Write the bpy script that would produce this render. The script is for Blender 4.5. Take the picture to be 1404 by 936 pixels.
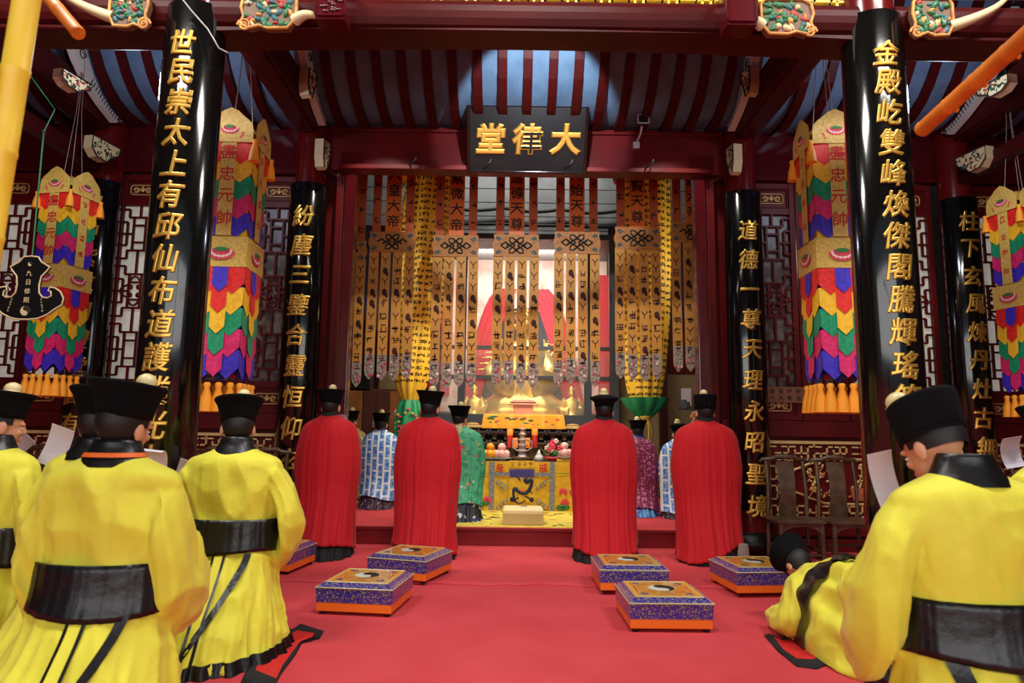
import bpy, bmesh, math, random
from mathutils import Vector, Matrix, Euler, noise

S = bpy.context.scene
for _o in list(bpy.data.objects):
    bpy.data.objects.remove(_o)
COL = S.collection
PI = math.pi
R = math.radians

# ------------------------------------------------------------------ camera, world, lights, exposure
CAM = Vector((-0.12, 0.0, 1.15))
CAM_ROT = (Matrix.Rotation(R(97.5), 3, 'X') @ Matrix.Rotation(R(0.8), 3, 'Z'))
cam_d = bpy.data.cameras.new('camera')
cam_d.lens = 24.0
cam_d.sensor_width = 36.0
cam_d.clip_start = 0.05
cam_d.dof.use_dof = True
cam_d.dof.focus_distance = 6.8
cam_d.dof.aperture_fstop = 3.2
cam_o = bpy.data.objects.new('camera', cam_d)
COL.objects.link(cam_o)
cam_o.location = CAM
cam_o.rotation_euler = CAM_ROT.to_euler()
S.camera = cam_o

S.view_settings.view_transform = 'Standard'
S.view_settings.look = 'None'
S.view_settings.gamma = 1.0
S.view_settings.use_curve_mapping = False
S.view_settings.exposure = 0.0

world = bpy.data.worlds.new('courtyard_sky')
S.world = world
world.use_nodes = True
world.node_tree.nodes['Background'].inputs[0].default_value = (0.55, 0.62, 0.75, 1)
world.node_tree.nodes['Background'].inputs[1].default_value = 0.3


def lamp(name, kind, loc, power, col=(1, 1, 1), target=None, size=None, **kw):
    d = bpy.data.lights.new(name, kind)
    d.energy = power
    d.color = col
    if kind == 'AREA':
        d.shape = 'RECTANGLE'
        d.size, d.size_y = size
    elif size:
        d.shadow_soft_size = size
    for k, v in kw.items():
        setattr(d, k, v)
    o = bpy.data.objects.new(name, d)
    COL.objects.link(o)
    o.location = loc
    if target is not None:
        o.rotation_euler = (Vector(target) - Vector(loc)).to_track_quat('-Z', 'Y').to_euler()
    return o


# daylight through the open hall front behind the camera
lamp('doorway_daylight', 'AREA', (0.0, -2.6, 2.3), 230, (1.0, 0.98, 0.95), (0.0, 5.0, 0.7), (8.0, 2.8))
# ceiling lamps of the front hall
for _x in (-3.0, 0.0, 3.0):
    lamp('hall_ceiling_lamp', 'AREA', (_x, 2.6, 5.3), 120, (1.0, 0.96, 0.9), (_x * 0.9, 4.6, 0.0), (1.2, 0.6))
# lamp on the back of the front beam that lights the tablet and the rafters above it
lamp('tablet_lamp', 'SPOT', (0.15, 4.75, 4.22), 300, (0.80, 0.90, 1.0), (0.08, 6.9, 4.28), 0.03, spot_size=R(54), spot_blend=0.25)
# strip lamp under the rafters in front of the lintel
for _x in (-1.5, -0.5, 0.5, 1.5):
    lamp('lintel_spot', 'SPOT', (_x, 6.02, 4.70), 120, (1.0, 0.95, 0.84), (_x, 7.55, 1.4), 0.04, spot_size=R(62), spot_blend=0.3)
# cool lamps in the side bays
lamp('bay_lamp', 'POINT', (-3.2, 5.2, 3.95), 38, (0.72, 0.80, 1.0), None, 0.10)
lamp('bay_lamp', 'POINT', (3.3, 5.2, 3.95), 38, (0.72, 0.80, 1.0), None, 0.10)
# lamps over the altar and inside the statue case
lamp('altar_lamp', 'AREA', (0.0, 8.42, 2.45), 34, (1.0, 0.88, 0.62), (0.0, 9.0, 0.8), (2.4, 0.3))
lamp('statue_lamp', 'AREA', (0.1, 9.92, 3.85), 60, (1.0, 0.93, 0.78), (0.1, 10.5, 2.2), (2.0, 0.3))
lamp('rear_wall_lamp', 'AREA', (0.0, 10.9, 6.6), 60, (1.0, 0.98, 0.95), (0.0, 12.0, 5.0), (3.0, 0.3))  # added fill to lift the dark rear boards, not a fixture
lamp('side_room_lamp', 'POINT', (-2.6, 8.6, 3.4), 22, (1.0, 0.85, 0.65), None, 0.15)
lamp('side_room_lamp', 'POINT', (2.6, 8.6, 3.4), 22, (1.0, 0.85, 0.65), None, 0.15)


def ray(px, py):
    return CAM_ROT @ Vector(((px - 702.0) / 936.0, -(py - 468.0) / 936.0, -1.0))


def W(px, py, Y):
    d = ray(px, py)
    return CAM + d * ((Y - CAM.y) / d.y)


def G(px, py, z=0.0):
    d = ray(px, py)
    return CAM + d * ((z - CAM.z) / d.z)


# ------------------------------------------------------------------ materials
def lin(h):
    h = h.lstrip('#')
    out = []
    for i in (0, 2, 4):
        c = int(h[i:i + 2], 16) / 255.0
        out.append(c / 12.92 if c <= 0.04045 else ((c + 0.055) / 1.055) ** 2.4)
    return (out[0], out[1], out[2], 1.0)


MATS = {}


def mat(name, col, rough=0.5, metal=0.0, spec=0.5, bump=None, var=None, coat=0.0, emit=None, sheen=0.0):
    m = bpy.data.materials.new(name)
    m.use_nodes = True
    nt = m.node_tree
    b = nt.nodes['Principled BSDF']
    c = lin(col)
    b.inputs['Base Color'].default_value = c
    b.inputs['Roughness'].default_value = rough
    b.inputs['Metallic'].default_value = metal
    b.inputs['Specular IOR Level'].default_value = spec
    if coat:
        b.inputs['Coat Weight'].default_value = coat
        b.inputs['Coat Roughness'].default_value = 0.08
    if sheen:
        b.inputs['Sheen Weight'].default_value = sheen
    if emit:
        b.inputs['Emission Color'].default_value = lin(emit[0])
        b.inputs['Emission Strength'].default_value = emit[1]
    tc = None
    if var or bump:
        tc = nt.nodes.new('ShaderNodeTexCoord')
    if var:
        n = nt.nodes.new('ShaderNodeTexNoise')
        n.inputs['Scale'].default_value = var[0]
        n.inputs['Detail'].default_value = 4
        nt.links.new(tc.outputs['Object'], n.inputs['Vector'])
        r = nt.nodes.new('ShaderNodeValToRGB')
        lo, hi = (var[2] if len(var) > 2 else (0.4, 0.62))
        r.color_ramp.elements[0].position = lo
        r.color_ramp.elements[1].position = hi
        r.color_ramp.elements[0].color = c
        r.color_ramp.elements[1].color = lin(var[1])
        nt.links.new(n.outputs['Fac'], r.inputs['Fac'])
        nt.links.new(r.outputs['Color'], b.inputs['Base Color'])
    if bump:
        n = nt.nodes.new('ShaderNodeTexNoise')
        n.inputs['Scale'].default_value = bump[0]
        n.inputs['Detail'].default_value = 5
        nt.links.new(tc.outputs['Object'], n.inputs['Vector'])
        bn = nt.nodes.new('ShaderNodeBump')
        bn.inputs['Strength'].default_value = bump[1]
        bn.inputs['Distance'].default_value = bump[2] if len(bump) > 2 else 0.01
        nt.links.new(n.outputs['Fac'], bn.inputs['Height'])
        nt.links.new(bn.outputs['Normal'], b.inputs['Normal'])
    MATS[name] = m
    return m


def brocade(name, base, layers, rough=0.45, spec=0.5, coat=0.0):
    """woven pattern: every layer is (colour, scale, low, high, kind)"""
    m = mat(name, base, rough, 0, spec, coat=coat)
    nt = m.node_tree
    b = nt.nodes['Principled BSDF']
    tc = nt.nodes.new('ShaderNodeTexCoord')
    last = None
    for i, (col, sc, lo, hi, kind) in enumerate(layers):
        mp = nt.nodes.new('ShaderNodeMapping')
        mp.inputs['Location'].default_value = (i * 3.7, i * 1.3, i * 2.1)
        nt.links.new(tc.outputs['Object'], mp.inputs['Vector'])
        if kind == 'voronoi':
            t = nt.nodes.new('ShaderNodeTexVoronoi')
            out = t.outputs['Distance']
        else:
            t = nt.nodes.new('ShaderNodeTexNoise')
            t.inputs['Detail'].default_value = 2.5
            out = t.outputs['Fac']
        t.inputs['Scale'].default_value = sc
        nt.links.new(mp.outputs['Vector'], t.inputs['Vector'])
        mr = nt.nodes.new('ShaderNodeMapRange')
        mr.inputs['From Min'].default_value = lo
        mr.inputs['From Max'].default_value = hi
        nt.links.new(out, mr.inputs['Value'])
        mx = nt.nodes.new('ShaderNodeMix')
        mx.data_type = 'RGBA'
        nt.links.new(mr.outputs['Result'], mx.inputs[0])
        if last is None:
            mx.inputs[6].default_value = lin(base)
        else:
            nt.links.new(last, mx.inputs[6])
        mx.inputs[7].default_value = lin(col)
        last = mx.outputs[2]
    nt.links.new(last, b.inputs['Base Color'])
    return m


def gridcloth(name, line, c1, c2, bw, rh, mortar):
    """patchwork cloth: staggered rectangles of mottled colour between pale bands"""
    m = mat(name, c1, 0.6)
    nt = m.node_tree
    b = nt.nodes['Principled BSDF']
    tc = nt.nodes.new('ShaderNodeTexCoord')
    sp = nt.nodes.new('ShaderNodeSeparateXYZ')
    cb = nt.nodes.new('ShaderNodeCombineXYZ')
    nt.links.new(tc.outputs['Object'], sp.inputs[0])
    nt.links.new(sp.outputs['Z'], cb.inputs['X'])
    nt.links.new(sp.outputs['X'], cb.inputs['Y'])
    br = nt.nodes.new('ShaderNodeTexBrick')
    br.inputs['Scale'].default_value = 1.0
    br.inputs['Brick Width'].default_value = bw
    br.inputs['Row Height'].default_value = rh
    br.inputs['Mortar Size'].default_value = mortar
    br.inputs['Mortar Smooth'].default_value = 0.0
    br.inputs['Mortar'].default_value = lin(line)
    nt.links.new(cb.outputs[0], br.inputs['Vector'])
    n = nt.nodes.new('ShaderNodeTexNoise')
    n.inputs['Scale'].default_value = 26
    n.inputs['Detail'].default_value = 3
    nt.links.new(tc.outputs['Object'], n.inputs['Vector'])
    rp = nt.nodes.new('ShaderNodeValToRGB')
    rp.color_ramp.elements[0].position = 0.44
    rp.color_ramp.elements[1].position = 0.6
    rp.color_ramp.elements[0].color = lin(c1)
    rp.color_ramp.elements[1].color = lin(c2)
    nt.links.new(n.outputs['Fac'], rp.inputs['Fac'])
    nt.links.new(rp.outputs['Color'], br.inputs['Color1'])
    nt.links.new(rp.outputs['Color'], br.inputs['Color2'])
    nt.links.new(br.outputs['Color'], b.inputs['Base Color'])
    return m


mat('carpet', '#cc4a50', 0.95, 0, 0.1, bump=(220, 0.35, 0.004), var=(2.2, '#c24046', (0.35, 0.7)))
mat('stage_red', '#7c1218', 0.55, 0, 0.3)
mat('lacquer', '#600f10', 0.42, 0, 0.2, var=(3, '#500c0e'))
mat('beam_red', '#430b0b', 0.45, 0, 0.14, var=(3, '#380809'))
mat('lacquer_gloss', '#4a0c12', 0.16, 0, 0.5, coat=0.4)
mat('lacquer_dark', '#3a0809', 0.4, 0, 0.4)
mat('column_red', '#5c0e10', 0.2, 0, 0.5, coat=0.3)
mat('black_lacquer', '#0a0a09', 0.13, 0, 0.5, coat=0.5)
mat('black_panel', '#0b0808', 0.4, 0, 0.3)
mat('gold', '#d8a94a', 0.34, 0.75, 0.5)
mat('gold_paint', '#d9b572', 0.5, 0.25, 0.5)
mat('gold_statue', '#efd074', 0.34, 0.8, 0.5, bump=(14, 0.25, 0.02))
mat('plank_blue', '#587590', 0.7, var=(5, '#4c6882'))
mat('white_paint', '#c9c6bd', 0.6)
mat('ink', '#1b1713', 0.7)
mat('green_paint', '#2c6a42', 0.5)
mat('red_paint', '#a83428', 0.5)
mat('ochre_paint', '#c98f42', 0.5, var=(20, '#a8692e'))
mat('teal_paint', '#2f5f66', 0.5)
mat('pale_paint', '#c9b68a', 0.55)
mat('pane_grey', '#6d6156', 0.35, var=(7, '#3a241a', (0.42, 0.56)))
mat('pane_white', '#d8d4c0', 0.4, var=(5, '#9a978c', (0.45, 0.7)), emit=('#c8c6b8', 0.28))  # faint emission stands in for daylight behind the outer panes
mat('wood_dark', '#5a4130', 0.35, 0, 0.5, var=(9, '#43301f'))
mat('wood_light', '#b0743a', 0.5, var=(6, '#9a602c'))
mat('wood_brown', '#5a2c18', 0.5)
mat('sign_wood', '#8a5a3a', 0.55, var=(8, '#7a4c2f'))
mat('bamboo_yellow', '#f2cf3e', 0.45, var=(6, '#e6bb2c'))
mat('bamboo_orange', '#d9791a', 0.5, var=(6, '#c4670f'))
mat('robe_yellow', '#ddd640', 0.62, 0, 0.3, bump=(5, 0.25, 0.05), sheen=0.1)
mat('satin_black', '#0d0c0d', 0.36, 0, 0.5, bump=(7, 0.35, 0.03))
mat('cloth_black', '#0e0e12', 0.85)
mat('felt_black', '#08080a', 0.95, 0, 0.15)
mat('cloak_red', '#b5111c', 0.7, 0, 0.2, bump=(9, 0.3, 0.03), sheen=0.1)
mat('cloth_red', '#c81a1c', 0.7)
mat('cloth_orange', '#e0641c', 0.6)
mat('cloth_blue', '#27309a', 0.6)
mat('cloth_navy', '#141b4a', 0.6)
mat('skin', '#c98f6e', 0.55, 0, 0.4)
mat('hair', '#0b0908', 0.6)
mat('eye_white', '#e8e4de', 0.3)
mat('knob_cream', '#d9c48c', 0.35)
mat('paper', '#dcd6e6', 0.7)
mat('sock_grey', '#8d8378', 0.9)
mat('orange_satin', '#e06a14', 0.5)
mat('streamer', '#d09038', 0.6)
mat('streamer_strap', '#b4501c', 0.6)
mat('streamer_knot', '#c08038', 0.6, var=(40, '#a8682c'))
mat('maroon_thread', '#3a0f0c', 0.7)
mat('grey_thread', '#9aa08a', 0.7, var=(60, '#b46a70', (0.5, 0.56)))
mat('sutra_yellow', '#edc23a', 0.55)
mat('bn_red', '#e82a24', 0.45, var=(30, '#d01f1e'))
mat('bn_yellow', '#f4c22c', 0.45, var=(30, '#e8b022'))
mat('bn_green', '#1a9a68', 0.45, var=(30, '#138458'))
mat('bn_magenta', '#e02c70', 0.45, var=(30, '#c8205e'))
mat('bn_blue', '#4432c8', 0.45, var=(30, '#3626ac'))
mat('bn_gold', '#dcbc60', 0.5, var=(45, '#c8a448'))
mat('tassel', '#f29a1c', 0.6, bump=(90, 0.6, 0.01))
mat('lotus_pink', '#e0405a', 0.6)
mat('lotus_white', '#f0d8d4', 0.6)
mat('steel_dark', '#2c3440', 0.4, 0.2)
mat('wall_tan', '#8a7a5a', 0.8)
mat('wall_grey', '#8f9290', 0.8, var=(3, '#7d807f'))
mat('wall_navy', '#22244a', 0.6)
mat('wall_white', '#c9c4bc', 0.8)
mat('drape_red', '#cf2440', 0.6)
mat('drape_white', '#f2dcd8', 0.6, var=(3, '#e8a8a4', (0.45, 0.65)))
mat('night_blue', '#1c2440', 0.7)
mat('altar_yellow', '#eebf24', 0.55, var=(14, '#dca818'))
mat('altar_band', '#5f6a8a', 0.6, var=(60, '#a0a4a0', (0.48, 0.54)))
mat('cream_cloth', '#efe0a4', 0.75)
mat('cream_fringe', '#d8bb7a', 0.8, bump=(80, 0.8, 0.01))
mat('rug_yellow', '#ead25a', 0.85, var=(10, '#d8b83a'))
mat('leaf', '#2f7a3a', 0.6)
mat('peach', '#efb2b0', 0.5)
mat('orange_fruit', '#f09a1e', 0.5)
mat('candle_red', '#c8281e', 0.5)
mat('candle_orange', '#f07a1e', 0.5, emit=('#ff8a30', 0.4))
mat('porcelain', '#dfe4df', 0.25)
mat('glass_grey', '#b9a8a4', 0.15, 0.3)
mat('rose_wood', '#c88a78', 0.45)
mat('camera_black', '#101012', 0.4)
mat('metal_white', '#c8c8cc', 0.35, 0.3)
mat('dark_void', '#120c0a', 0.9)
mat('cord_green', '#0f5a34', 0.6)
mat('wire', '#9a8a80', 0.4, 0.5)
mat('trim_yellow', '#e8c23a', 0.5)
mat('ceiling_dark', '#2a1410', 0.9)
brocade('stool_brocade', '#2f2a86', [('#6a4a80', 55, 0.52, 0.6, 'noise'), ('#8a8a50', 80, 0.56, 0.62, 'noise')], 0.25, 0.5, 0.6)
mat('stool_orange', '#e8701a', 0.4, coat=0.3)
mat('stool_gold', '#e8c050', 0.3, coat=0.6, var=(60, '#dca83c'))
mat('stool_red', '#cc5a36', 0.35, coat=0.5)
mat('stool_rim', '#b9ae84', 0.2, coat=0.8)
brocade('robe_green', '#48b184', [('#2c9068', 18, 0.5, 0.6, 'noise'), ('#cfd8c8', 9, 0.64, 0.68, 'noise'), ('#c84a50', 8, 0.68, 0.71, 'noise'), ('#c8b060', 13, 0.66, 0.7, 'noise')], 0.5)
brocade('robe_gold', '#a8945a', [('#6a6a58', 22, 0.5, 0.58, 'noise'), ('#e0d8b0', 16, 0.6, 0.66, 'noise')], 0.55)
brocade('hem_dark', '#14141c', [('#c8c8c8', 13, 0.58, 0.6, 'noise'), ('#2a3a8a', 9, 0.62, 0.66, 'noise')], 0.6)
brocade('hem_plum', '#30122e', [('#b08ab0', 24, 0.6, 0.64, 'noise')], 0.6)
brocade('hem_blue', '#2a3c8c', [('#5a9ad8', 9, 0.5, 0.53, 'noise')], 0.5)
brocade('collar_flower', '#e0c890', [('#c03030', 30, 0.52, 0.56, 'noise'), ('#3a8a5a', 34, 0.58, 0.62, 'noise')], 0.6)
gridcloth('robe_blue', '#e2ecf6', '#3c74cc', '#8fbcf0', 0.17, 0.085, 0.013)
gridcloth('robe_maroon', '#8a2434', '#7c1a4c', '#d880b8', 0.075, 0.085, 0.008)
M = MATS


# ------------------------------------------------------------------ mesh helpers
class MB:
    def __init__(s):
        s.v, s.f, s.m, s.sm = [], [], [], []

    def add(s, vs, fs, mi=0, mx=None, smooth=False):
        o = len(s.v)
        if mx is not None:
            vs = [mx @ Vector(p) for p in vs]
        s.v.extend([tuple(p) for p in vs])
        for f in fs:
            s.f.append(tuple(i + o for i in f))
            s.m.append(mi)
            s.sm.append(smooth)

    def box(s, c, d, mi=0, mx=None):
        x, y, z = c
        a, b, h = d[0] / 2, d[1] / 2, d[2] / 2
        vs = [(x + i * a, y + j * b, z + k * h) for k in (-1, 1) for j in (-1, 1) for i in (-1, 1)]
        s.add(vs, [(0, 2, 3, 1), (4, 5, 7, 6), (0, 1, 5, 4), (2, 6, 7, 3), (0, 4, 6, 2), (1, 3, 7, 5)], mi, mx)

    def taper(s, c, d0, d1, h, mi=0, mx=None, shift=(0, 0)):
        """block from c up to h with bottom size d0 and top size d1"""
        x, y, z = c
        vs = []
        for (w, q), zz, sh in ((d0, z, (0, 0)), (d1, z + h, shift)):
            vs += [(x + sh[0] + i * w / 2, y + sh[1] + j * q / 2, zz) for j in (-1, 1) for i in (-1, 1)]
        s.add(vs, [(0, 2, 3, 1), (4, 5, 7, 6), (0, 1, 5, 4), (2, 6, 7, 3), (0, 4, 6, 2), (1, 3, 7, 5)], mi, mx)

    def bar(s, p0, p1, w, d, mi=0, up=(0, 1, 0)):
        """rectangular bar between two points; w across, d along the up axis"""
        p0, p1 = Vector(p0), Vector(p1)
        t = (p1 - p0).normalized()
        u = Vector(up)
        u = (u - t * u.dot(t)).normalized()
        r = t.cross(u)
        vs = []
        for p in (p0, p1):
            for i, j in ((-1, -1), (1, -1), (1, 1), (-1, 1)):
                vs.append(p + r * (i * w / 2) + u * (j * d / 2))
        s.add(vs, [(3, 2, 1, 0), (4, 5, 6, 7), (0, 1, 5, 4), (1, 2, 6, 5), (2, 3, 7, 6), (3, 0, 4, 7)], mi)

    def rings(s, rs, mi=0, caps=True, smooth=True, closed=True, mx=None):
        n = len(rs[0])
        vs = [p for r in rs for p in r]
        fs = []
        for i in range(len(rs) - 1):
            for j in range(n if closed else n - 1):
                k = (j + 1) % n
                fs.append((i * n + j, i * n + k, (i + 1) * n + k, (i + 1) * n + j))
        s.add(vs, fs, mi, mx, smooth)
        if caps:
            s.add(rs[0], [tuple(reversed(range(n)))], mi, mx, False)
            s.add(rs[-1], [tuple(range(n))], mi, mx, False)

    def tube(s, pts, rad, n=10, mi=0, caps=True, flat=None, smooth=True):
        pts = [Vector(p) for p in pts]
        if not isinstance(rad, (list, tuple)):
            rad = [rad] * len(pts)
        rs = []
        u = None
        for i, p in enumerate(pts):
            t = (pts[min(i + 1, len(pts) - 1)] - pts[max(i - 1, 0)]).normalized()
            if u is None:
                u = Vector((0, 0, 1)) if abs(t.z) < 0.9 else Vector((1, 0, 0))
            u = (u - t * u.dot(t)).normalized()
            w = t.cross(u)
            a = rad[i]
            b = a * (flat if flat else 1)
            rs.append([p + u * (b * math.sin(2 * PI * j / n)) + w * (a * math.cos(2 * PI * j / n)) for j in range(n)])
        s.rings(rs, mi, caps, smooth)

    def capsule(s, pts, rad, n=10, mi=0):
        """closed tube with rounded ends"""
        pts = [Vector(p) for p in pts]
        rad = list(rad)
        a = (pts[0] - pts[1]).normalized()
        b = (pts[-1] - pts[-2]).normalized()
        P = [pts[0] + a * rad[0] * 0.95, pts[0] + a * rad[0] * 0.6] + pts + [pts[-1] + b * rad[-1] * 0.6, pts[-1] + b * rad[-1] * 0.95]
        Q = [rad[0] * 0.25, rad[0] * 0.8] + rad + [rad[-1] * 0.8, rad[-1] * 0.25]
        s.tube(P, Q, n, mi, True)

    def lathe(s, prof, n=20, c=(0, 0, 0), mi=0, smooth=True, caps=True, ph=0.0, mx=None):
        rs = [[(c[0] + r * math.cos(2 * PI * j / n + ph), c[1] + r * math.sin(2 * PI * j / n + ph), c[2] + z) for j in range(n)] for r, z in prof]
        s.rings(rs, mi, caps, smooth, mx=mx)

    def ball(s, c, r, n=12, mi=0, mx=None):
        if not isinstance(r, (list, tuple)):
            r = (r, r, r)
        k = max(4, n // 2)
        prof = [(math.sin(PI * i / k), -math.cos(PI * i / k)) for i in range(k + 1)]
        prof[0] = (0.02, prof[0][1])
        prof[-1] = (0.02, prof[-1][1])
        rs = [[(c[0] + r[0] * q * math.cos(2 * PI * j / n), c[1] + r[1] * q * math.sin(2 * PI * j / n), c[2] + r[2] * z) for j in range(n)] for q, z in prof]
        s.rings(rs, mi, True, True, mx=mx)

    def prism(s, poly, depth, mx=None, mi=0, mside=None):
        """outline in local XZ extruded to -Y by depth"""
        n = len(poly)
        f = [(p[0], 0, p[1]) for p in poly]
        b = [(p[0], -depth, p[1]) for p in poly]
        s.add(f + b, [tuple(range(n))[::-1], tuple(range(n, 2 * n))], mi, mx)
        s.add(f + b, [(i, (i + 1) % n, n + (i + 1) % n, n + i) for i in range(n)], mi if mside is None else mside, mx)

    def build(s, name, mats, parent=None, bevel=0.0, loc=None, world=False):
        me = bpy.data.meshes.new(name)
        vs = s.v
        off = None
        if parent is not None and world:
            p = parent
            off = Vector((0, 0, 0))
            while p is not None:
                off += p.location
                p = p.parent
        elif parent is None and loc is not None:
            off = Vector(loc)
        if off is not None:
            vs = [(a[0] - off.x, a[1] - off.y, a[2] - off.z) for a in vs]
        me.from_pydata(vs, [], s.f)
        if not isinstance(mats, (list, tuple)):
            mats = [mats]
        for m in mats:
            me.materials.append(M[m] if isinstance(m, str) else m)
        me.polygons.foreach_set('material_index', s.m)
        me.polygons.foreach_set('use_smooth', s.sm)
        me.validate()
        me.update()
        o = bpy.data.objects.new(name, me)
        COL.objects.link(o)
        if parent is not None:
            o.parent = parent
        elif loc is not None:
            o.location = loc
        if bevel:
            md = o.modifiers.new('bevel', 'BEVEL')
            md.width = bevel
            md.segments = 2
            md.limit_method = 'ANGLE'
            md.angle_limit = R(50)
        return o


def tag(o, label, cat, group=None, kind=None):
    if label:
        o['label'] = label
    if cat:
        o['category'] = cat
    if group:
        o['group'] = group
    if kind:
        o['kind'] = kind
    return o


def thing(name, label, cat, loc=(0, 0, 0), rz=0.0, group=None):
    o = bpy.data.objects.new(name, None)
    o.empty_display_size = 0.1
    COL.objects.link(o)
    o.location = loc
    o.rotation_euler = (0, 0, rz)
    return tag(o, label, cat, group)


def struct(o):
    o['kind'] = 'structure'
    return o


def dup(root, loc, rz=0.0, label=None, group=None, scale=None):
    r = root.copy()
    COL.objects.link(r)
    r.location = loc
    r.rotation_euler = (0, 0, rz)
    if scale:
        r.scale = scale
    if label:
        r['label'] = label
    if group:
        r['group'] = group
    for ch in list(root.children):
        c = ch.copy()
        COL.objects.link(c)
        c.parent = r
        for g in list(ch.children):
            d = g.copy()
            COL.objects.link(d)
            d.parent = c
    return r


# ------------------------------------------------------------------ lettering
_G = {}


def glyph(ch, ext=0.03, bev=0.0, off=0.02, res=2, shear=0.0, cuts=0):
    key = (ch, ext, bev, off, res, shear, cuts)
    if key in _G:
        return _G[key]
    c = bpy.data.curves.new('glyph', 'FONT')
    c.body = ch
    c.size = 1.0
    c.extrude = ext
    c.bevel_depth = bev
    c.bevel_resolution = 1
    c.offset = off
    c.resolution_u = res
    c.shear = shear
    o = bpy.data.objects.new('glyph', c)
    COL.objects.link(o)
    dg = bpy.context.evaluated_depsgraph_get()
    me = o.evaluated_get(dg).to_mesh()
    if cuts:
        bm = bmesh.new()
        bm.from_mesh(me)
        for i in range(1, cuts):
            x = i / cuts
            bmesh.ops.bisect_plane(bm, geom=bm.verts[:] + bm.edges[:] + bm.faces[:], plane_co=(x, 0, 0), plane_no=(1, 0, 0))
        bm.verts.ensure_lookup_table()
        bm.verts.index_update()
        vs = [v.co.copy() for v in bm.verts]
        fs = [tuple(v.index for v in f.verts) for f in bm.faces]
        bm.free()
    else:
        vs = [v.co.copy() for v in me.vertices]
        fs = [tuple(p.vertices) for p in me.polygons]
    o.evaluated_get(dg).to_mesh_clear()
    bpy.data.objects.remove(o)
    bpy.data.curves.remove(c)
    if vs:
        x0, x1 = min(v.x for v in vs), max(v.x for v in vs)
        y0, y1 = min(v.y for v in vs), max(v.y for v in vs)
        cx, cy = (x0 + x1) / 2, (y0 + y1) / 2
        vs = [(v.x - cx, v.y - cy, v.z) for v in vs]
    _G[key] = (vs, fs)
    return _G[key]


def put_glyph(mb, ch, fn, size, mi=0, sx=1.0, **kw):
    """fn maps (x, z, lift) of the writing surface to a point"""
    vs, fs = glyph(ch, **kw)
    mb.add([fn(v[0] * size * sx, v[1] * size, v[2] * size) for v in vs], fs, mi)


def pseudo(mb, fn, size, rnd, mi=0, n=6, w=0.09):
    """an unreadable brush character: a few strokes in a square"""
    for k in range(n):
        if k % 2 == 0:
            z = rnd.uniform(-0.42, 0.42)
            a, b = rnd.uniform(-0.46, -0.1), rnd.uniform(0.1, 0.46)
            q = [(a, z - w / 2), (b, z - w / 2 + 0.04), (b, z + w / 2 + 0.04), (a, z + w / 2)]
        else:
            x = rnd.uniform(-0.36, 0.36)
            a, b = rnd.uniform(-0.48, -0.1), rnd.uniform(0.1, 0.48)
            t = rnd.uniform(-0.15, 0.15)
            q = [(x - w / 2 + t, a), (x + w / 2 + t, a), (x + w / 2, b), (x - w / 2, b)]
        mb.add([fn(p[0] * size, p[1] * size, 0.0) for p in q], [(0, 1, 2, 3)], mi)


def plane_fn(o, rx=Vector((1, 0, 0)), up=Vector((0, 0, 1)), nrm=Vector((0, -1, 0))):
    o = Vector(o)
    return lambda x, z, l: o + rx * x + up * z + nrm * l


def spline(keys, x):
    """smooth interpolation through sorted (x, tuple) keys"""
    if x <= keys[0][0]:
        return keys[0][1]
    if x >= keys[-1][0]:
        return keys[-1][1]
    for i in range(len(keys) - 1):
        if keys[i][0] <= x <= keys[i + 1][0]:
            break
    x0, a = keys[i]
    x1, b = keys[i + 1]
    xp, p = keys[max(i - 1, 0)]
    xn, q = keys[min(i + 2, len(keys) - 1)]
    h = x1 - x0
    t = (x - x0) / h
    out = []
    for k in range(len(a)):
        ma = (b[k] - p[k]) / (x1 - xp) * h if x1 != xp else 0
        mb_ = (q[k] - a[k]) / (xn - x0) * h if xn != x0 else 0
        out.append((2 * t ** 3 - 3 * t * t + 1) * a[k] + (t ** 3 - 2 * t * t + t) * ma + (-2 * t ** 3 + 3 * t * t) * b[k] + (t ** 3 - t * t) * mb_)
    return tuple(out)
# ================================================================== SETTING
WALLY = 7.1
mb = MB()
mb.box((0, 4.5, -0.05), (16, 16, 0.1))
struct(mb.build('floor', 'carpet', loc=(0, 4.5, 0)))

# the second carpet strip with a rumpled front lip
mb = MB()
rnd = random.Random(4)
n = 90
fr, bk = [], []
for i in range(n + 1):
    x = -2.0 + 4.2 * i / n
    y = 5.33 + 0.02 * math.sin(i * 0.31) + 0.012 * math.sin(i * 1.13 + 1)
    h = 0.011 + 0.007 * max(0, math.sin(i * 0.42 + 0.6)) + 0.004 * math.sin(i * 1.3)
    fr.append([(x, y, 0.0005), (x, y - 0.004, h), (x, y + 0.06, h * 0.9 + 0.002), (x, y + 0.2, 0.007), (x, 7.02, 0.006)])
mb.rings(fr, 0, False, True, closed=False)
tag(mb.build('carpet_strip', 'carpet', loc=(0, 6.2, 0)), 'upper strip of red carpet with rumpled front edge below the platform step', 'carpet')

# platform
mb = MB()
mb.box((0, 9.6, 0.085), (4.3, 4.98, 0.17), 0)
mb.box((0, 9.6, 0.174), (4.3, 4.96, 0.012), 1)
mb.box((0, 7.105, 0.165), (4.3, 0.03, 0.03), 0)
struct(mb.build('trim_1', ['stage_red', 'carpet'], loc=(0, 7.1, 0), bevel=0.004))
mb = MB()
mb.box((-5.6, 9.6, 0.08), (6.6, 4.9, 0.16), 0)
mb.box((5.6, 9.6, 0.08), (6.6, 4.9, 0.16), 0)
struct(mb.build('trim_2', 'stage_red', loc=(0, 9.6, 0)))

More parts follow.
